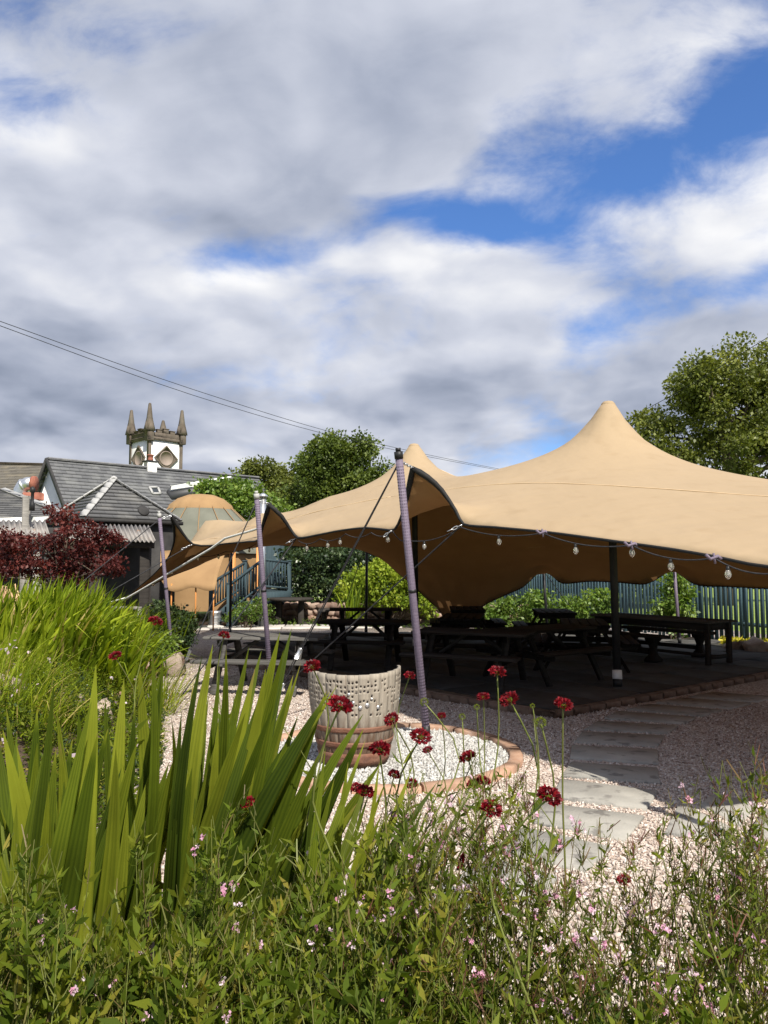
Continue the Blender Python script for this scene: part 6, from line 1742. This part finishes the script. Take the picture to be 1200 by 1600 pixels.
for kind, lst in (('f', FLOW), ('b', BUDS)):
    for q, (px, py, sz) in enumerate(lst):
        x, y, lab, cond = next(p for p in PLANTS if p[3](px, py)); t = made[lab]
        Y = min(3.0, max(1.45, 54.0 / sz)) if kind == 'f' else min(2.6, max(1.5, 36 / sz))
        p = A(px, py, Y); r = sz * .5 * Y / FPX
        base = Vector((x + rnd.uniform(-.08, .08), y + rnd.uniform(-.08, .08) + (Y - y) * .5, bed_h(x, y)))
        ax = Vector((rnd.uniform(-.5, .5), rnd.uniform(-.55, .1), 1)).normalized()
        if (px, py) in ((719, 1346), (769, 1386)): ax = Vector((.8, -.3, -.2)).normalized()
        ro = ax.to_track_quat('Z', 'Y').to_euler()
        if kind == 'f':
            h = obj('flower_head', heads[q % 5], L_crim, t, loc=p, rot=ro); h.scale = (r * rnd.uniform(.85, 1.12), r, r * rnd.uniform(.7, 1.25))
            c = obj('collar', collar_me, L_weed, h, local=True)
        else:
            h = obj('seed_head', bud_me, L_weed, t, loc=p, rot=ro); h.scale = (r, r, r)
        end = p - ax * r * .3
        k1 = base.lerp(end, .45) + Vector((rnd.uniform(-.07, .07), rnd.uniform(-.05, .05), 0)); k2 = end - ax * (.18 + rnd.uniform(0, .08)) + Vector((rnd.uniform(-.03, .03), 0, 0))
        pts = cat_rom([tuple(base), tuple(k1), tuple(k2), tuple(end)], .06)
        stemsV[lab].tube(pts, [.0036 - .0016 * i / len(pts) for i in range(len(pts))], 5, tint=rnd.uniform(.6, 1))
        for i in (len(pts) // 3, len(pts) // 2, int(len(pts) * .65)):
            for s in (-1, 1): leafP[lab].append((pts[i], (s * rnd.uniform(.4, 1), rnd.uniform(-.4, .4), rnd.uniform(.3, .9)), rnd.uniform(.04, .09)))
        # a thin side branch with a bud
        if rnd.random() < .7:
            i = int(len(pts) * rnd.uniform(.55, .75)); e = Vector(pts[i]) + Vector((rnd.uniform(-.10, .10), rnd.uniform(-.05, .05), rnd.uniform(.08, .2)))
            stemsV[lab].tube([pts[i], Vector(pts[i]).lerp(e, .5) + Vector((0, 0, .01)), e], [.0016, .0014, .0012], 4, tint=.8)
            b_ = obj('bud', bud_me, L_weed, t, loc=e); s_ = rnd.uniform(.005, .009); b_.scale = (s_, s_, s_ * .7)
for x, y, lab, cond in PLANTS:
    if stemsV[lab].n: obj('stems', stemsV[lab].mesh('stems', True, tint=True), L_stem, made[lab])
    if leafP[lab]:
        P = np.array([tuple(a[0]) for a in leafP[lab]]); D = np.array([a[1] for a in leafP[lab]]); S = np.array([a[2] for a in leafP[lab]])
        rg_ = np.random.default_rng(5); V, F = leaves_vf(P, D, S, rg_, np.array([(0, 0, 0), (.12, .4, .04), (0, 1, -.12), (-.12, .4, .04)]))
        obj('leaves', np_mesh('leaves', V, [F], np.repeat(rg_.uniform(.3, .8, len(P)), 4)), L_weed, made[lab])

# ---- willowherb-like stems with narrow leaves, red pods and small pink flowers
def herb_mass(name, label, tops, seed, green=.7, podt=.45, leafL=.048, leafW=.0115, per=26, pods=4, flowers=.3, stemr=.0019, branches=4, bloom=.35):
    """tops: n x 3 stem tips; roots on the bed below them; side shoots near the top carry pods and blossoms"""
    rng = np.random.default_rng(seed); n = len(tops)
    base = tops.copy(); lean = rng.normal(0, .12, (n, 2)); base[:, :2] -= lean; base[:, 2] = [max(0, bed_h(a, b)) - .01 for a, b in base[:, :2]]
    bow = np.concatenate([rng.normal(0, .045, (n, 2)), np.zeros((n, 1))], 1)
    # side shoots
    nb_ = n * branches; own = np.repeat(np.arange(n), branches); sb = rng.uniform(.5, .93, nb_)
    b0 = base[own] + (tops - base)[own] * sb[:, None] + bow[own] * (4 * sb * (1 - sb))[:, None]
    ang = rng.uniform(0, 2 * math.pi, nb_); tl_ = rng.uniform(.25, .75, nb_); ln = rng.uniform(.05, .17, nb_) * (1.35 - sb)
    ln *= 1.6
    b1 = b0 + np.stack([np.cos(ang) * tl_, np.sin(ang) * tl_, np.ones(nb_)], -1) * ln[:, None]
    bb = np.concatenate([rng.normal(0, .008, (nb_, 2)), np.zeros((nb_, 1))], 1)
    def tubes(B, T, W, r, seg, tint):
        k = len(B); ss = np.linspace(0, 1, seg + 1)
        C = B[:, None] + (T - B)[:, None] * ss[None, :, None] + W[:, None] * (4 * ss * (1 - ss))[None, :, None]
        rad = r * (1.1 - .6 * ss); a = np.arange(3) * 2 * math.pi / 3; ro = np.stack([np.cos(a), np.sin(a), 0 * a], -1)
        V = C[:, :, None] + ro[None, None] * rad[None, :, None, None]; idx = np.arange(k * (seg + 1) * 3).reshape(k, seg + 1, 3)
        F = np.concatenate([np.stack([idx[:, :-1, c], idx[:, :-1, (c + 1) % 3], idx[:, 1:, (c + 1) % 3], idx[:, 1:, c]], -1).reshape(-1, 4) for c in range(3)])
        return V.reshape(-1, 3), F, np.repeat(tint, (seg + 1) * 3)
    st = np.clip(rng.normal(green, .2, n), 0, 1)
    SV, SF, ST = [], [], []; off = 0
    for V, F, t in (tubes(base, tops, bow, stemr, 7, st), tubes(b0, b1, bb, stemr * .6, 3, np.clip(st[own] - .15, 0, 1))):
        SV.append(V); SF.append(F + off); ST.append(t); off += len(V)
    # leaves: large low on the stem, small towards the tip
    LVs, LFs, LTs = [], [], []; lo = 0; ht_n = np.clip(rng.normal(.48, .17, n), 0, 1)
    T = np.array([(0, 0, 0), (.5, .38, .12), (0, 1, -.10), (-.5, .38, .12)]) * np.array([leafW / leafL, 1, 1])
    s = rng.uniform(.12, .97, (n, per)) ** .9; hs = s.reshape(-1); o_ = np.repeat(np.arange(n), per)
    P = base[o_] + (tops - base)[o_] * hs[:, None] + bow[o_] * (4 * hs * (1 - hs))[:, None]; k = len(P)
    D = np.stack([rng.normal(size=k), rng.normal(size=k), rng.uniform(.3, 1.7, k)], -1)
    V, F = leaves_vf(P, D, leafL * rng.uniform(.55, 1.3, k) * (1.45 - .95 * hs), rng, T); LVs.append(V); LFs.append(F + lo); lo += len(V); LTs.append(np.clip(ht_n[o_] + rng.normal(0, .12, k) + .12 * (hs - .5), 0, .97))
    pb = 7; sB = rng.uniform(.1, .95, (nb_, pb)).reshape(-1); o2 = np.repeat(np.arange(nb_), pb); P = b0[o2] + (b1 - b0)[o2] * sB[:, None]; k = len(P)
    D = np.stack([rng.normal(size=k), rng.normal(size=k), rng.uniform(.6, 2.0, k)], -1)
    V, F = leaves_vf(P, D, leafL * .55 * rng.uniform(.5, 1.2, k), rng, T); LVs.append(V); LFs.append(F + lo); LTs.append(np.clip(ht_n[own][o2] + .08 + rng.normal(0, .12, k), 0, .97))
    ends = b1
    if pods:
        o3 = np.repeat(np.arange(nb_), pods); sp = rng.uniform(.6, 1.0, len(o3)); P = b0[o3] + (b1 - b0)[o3] * sp[:, None]; k = len(P)
        D = (b1 - b0)[o3] / np.linalg.norm((b1 - b0)[o3], axis=1)[:, None] + rng.normal(0, .28, (k, 3))
        Tp = np.array([(.035, 0, 0), (-.035, 0, 0), (-.02, 1, 0), (.02, 1, 0)])
        V, F = leaves_vf(P, D, rng.uniform(.02, .05, k), rng, Tp); SV.append(V); SF.append(F + off); ST.append(np.repeat(rng.uniform(max(0, podt - .45), podt, k), 4))
    so = obj(name, np_mesh(name, np.concatenate(SV), [np.concatenate(SF)], np.concatenate(ST)), L_stem); tag(so, label[0], 'stems', kind='stuff')
    lo_ = obj(name + '_leaves', np_mesh(name, np.concatenate(LVs), [np.concatenate(LFs)], np.repeat(np.concatenate(LTs), 4)), L_weed); tag(lo_, label[1], 'leaves', kind='stuff')
    # blossoms in small clusters at the shoot ends of the stems in bloom
    on = (rng.uniform(size=n) < bloom)[own] & (rng.uniform(size=nb_) < flowers); P = np.repeat(ends[on], 3, 0); P = P + rng.normal(0, .006, P.shape); k = len(P)
    if k:
        axd = np.stack([rng.normal(0, .6, k), rng.normal(-.5, .5, k), rng.uniform(.1, 1, k)], -1); axd /= np.linalg.norm(axd, axis=1)[:, None]
        r = rng.normal(size=(k, 3)); x = np.cross(axd, r); x /= np.linalg.norm(x, axis=1)[:, None]; yv = np.cross(axd, x)
        VV, FF, TT = [], [], []; o_ = 0; ft = rng.uniform(.1, 1, k)
        for q in range(5):
            a = q * 2 * math.pi / 5; d = x * math.cos(a) + yv * math.sin(a) + axd * .25
            V, F = leaves_vf(P, d, rng.uniform(.005, .0085, k), rng, np.array([(0, 0, 0), (.42, .6, .0), (0, 1, 0), (-.42, .6, 0)])); VV.append(V); FF.append(F + o_); TT.append(np.repeat(ft, 4)); o_ += len(V)
        fo = obj(name + '_flowers', np_mesh(name, np.concatenate(VV), [np.concatenate(FF)], np.concatenate(TT)), L_pink); tag(fo, label[2], 'flowers', kind='stuff')
def tops_in(n, x0, x1, ytop, ybot, Y0, Y1, seed, slope=0.0):
    rng = np.random.default_rng(seed); out = []
    for i in range(n):
        px = rng.uniform(x0, x1); py = rng.uniform(ytop, ybot) + slope * (px - x0); Y = rng.uniform(Y0, Y1); out.append(tuple(A(px, py, Y)))
    return np.array(out)
T1 = np.concatenate([tops_in(70, 640, 1215, 1260, 1420, 1.7, 2.35, 1), tops_in(95, 560, 1215, 1380, 1600, 1.5, 2.1, 2), tops_in(26, 1080, 1210, 1175, 1330, 1.7, 2.0, 3), tops_in(34, 600, 830, 1160, 1300, 1.9, 2.4, 4)])
herb_mass('wild_flower_stems', ('thin reddish upright stems of the wild flowers in the right foreground', 'narrow green leaves of the wild flowers in the right foreground', 'tiny pink blossoms scattered over the right foreground'), T1, 91, .6, .45, pods=4, flowers=.35, bloom=.4)
T2 = np.concatenate([tops_in(85, 360, 720, 1370, 1560, 1.45, 2.1, 5), tops_in(40, 200, 700, 1250, 1400, 1.6, 2.1, 15), tops_in(120, -20, 420, 1430, 1620, 1.35, 1.8, 6), tops_in(40, -30, 110, 1300, 1500, 1.3, 1.6, 7)])
herb_mass('soapwort_stems', ('leaning stems of the pale pink flowers in the left foreground', 'dense narrow leaves below the left sword plants', 'pale pink blossom clusters in the left foreground'), T2, 92, .75, .75, leafL=.068, leafW=.019, per=32, pods=2, flowers=.5, bloom=.15)
T3 = np.concatenate([tops_in(240, -40, 640, 1480, 1680, 1.3, 1.9, 8), tops_in(90, 560, 1240, 1560, 1720, 1.3, 1.7, 9)])
herb_mass('undergrowth_stems', ('short stems of the leafy undergrowth along the bottom edge', 'broad green leaves of the undergrowth along the bottom edge', 'few pink blossoms in the undergrowth'), T3, 93, .8, .8, leafL=.07, leafW=.024, per=34, pods=0, flowers=.4, bloom=.08, branches=2)
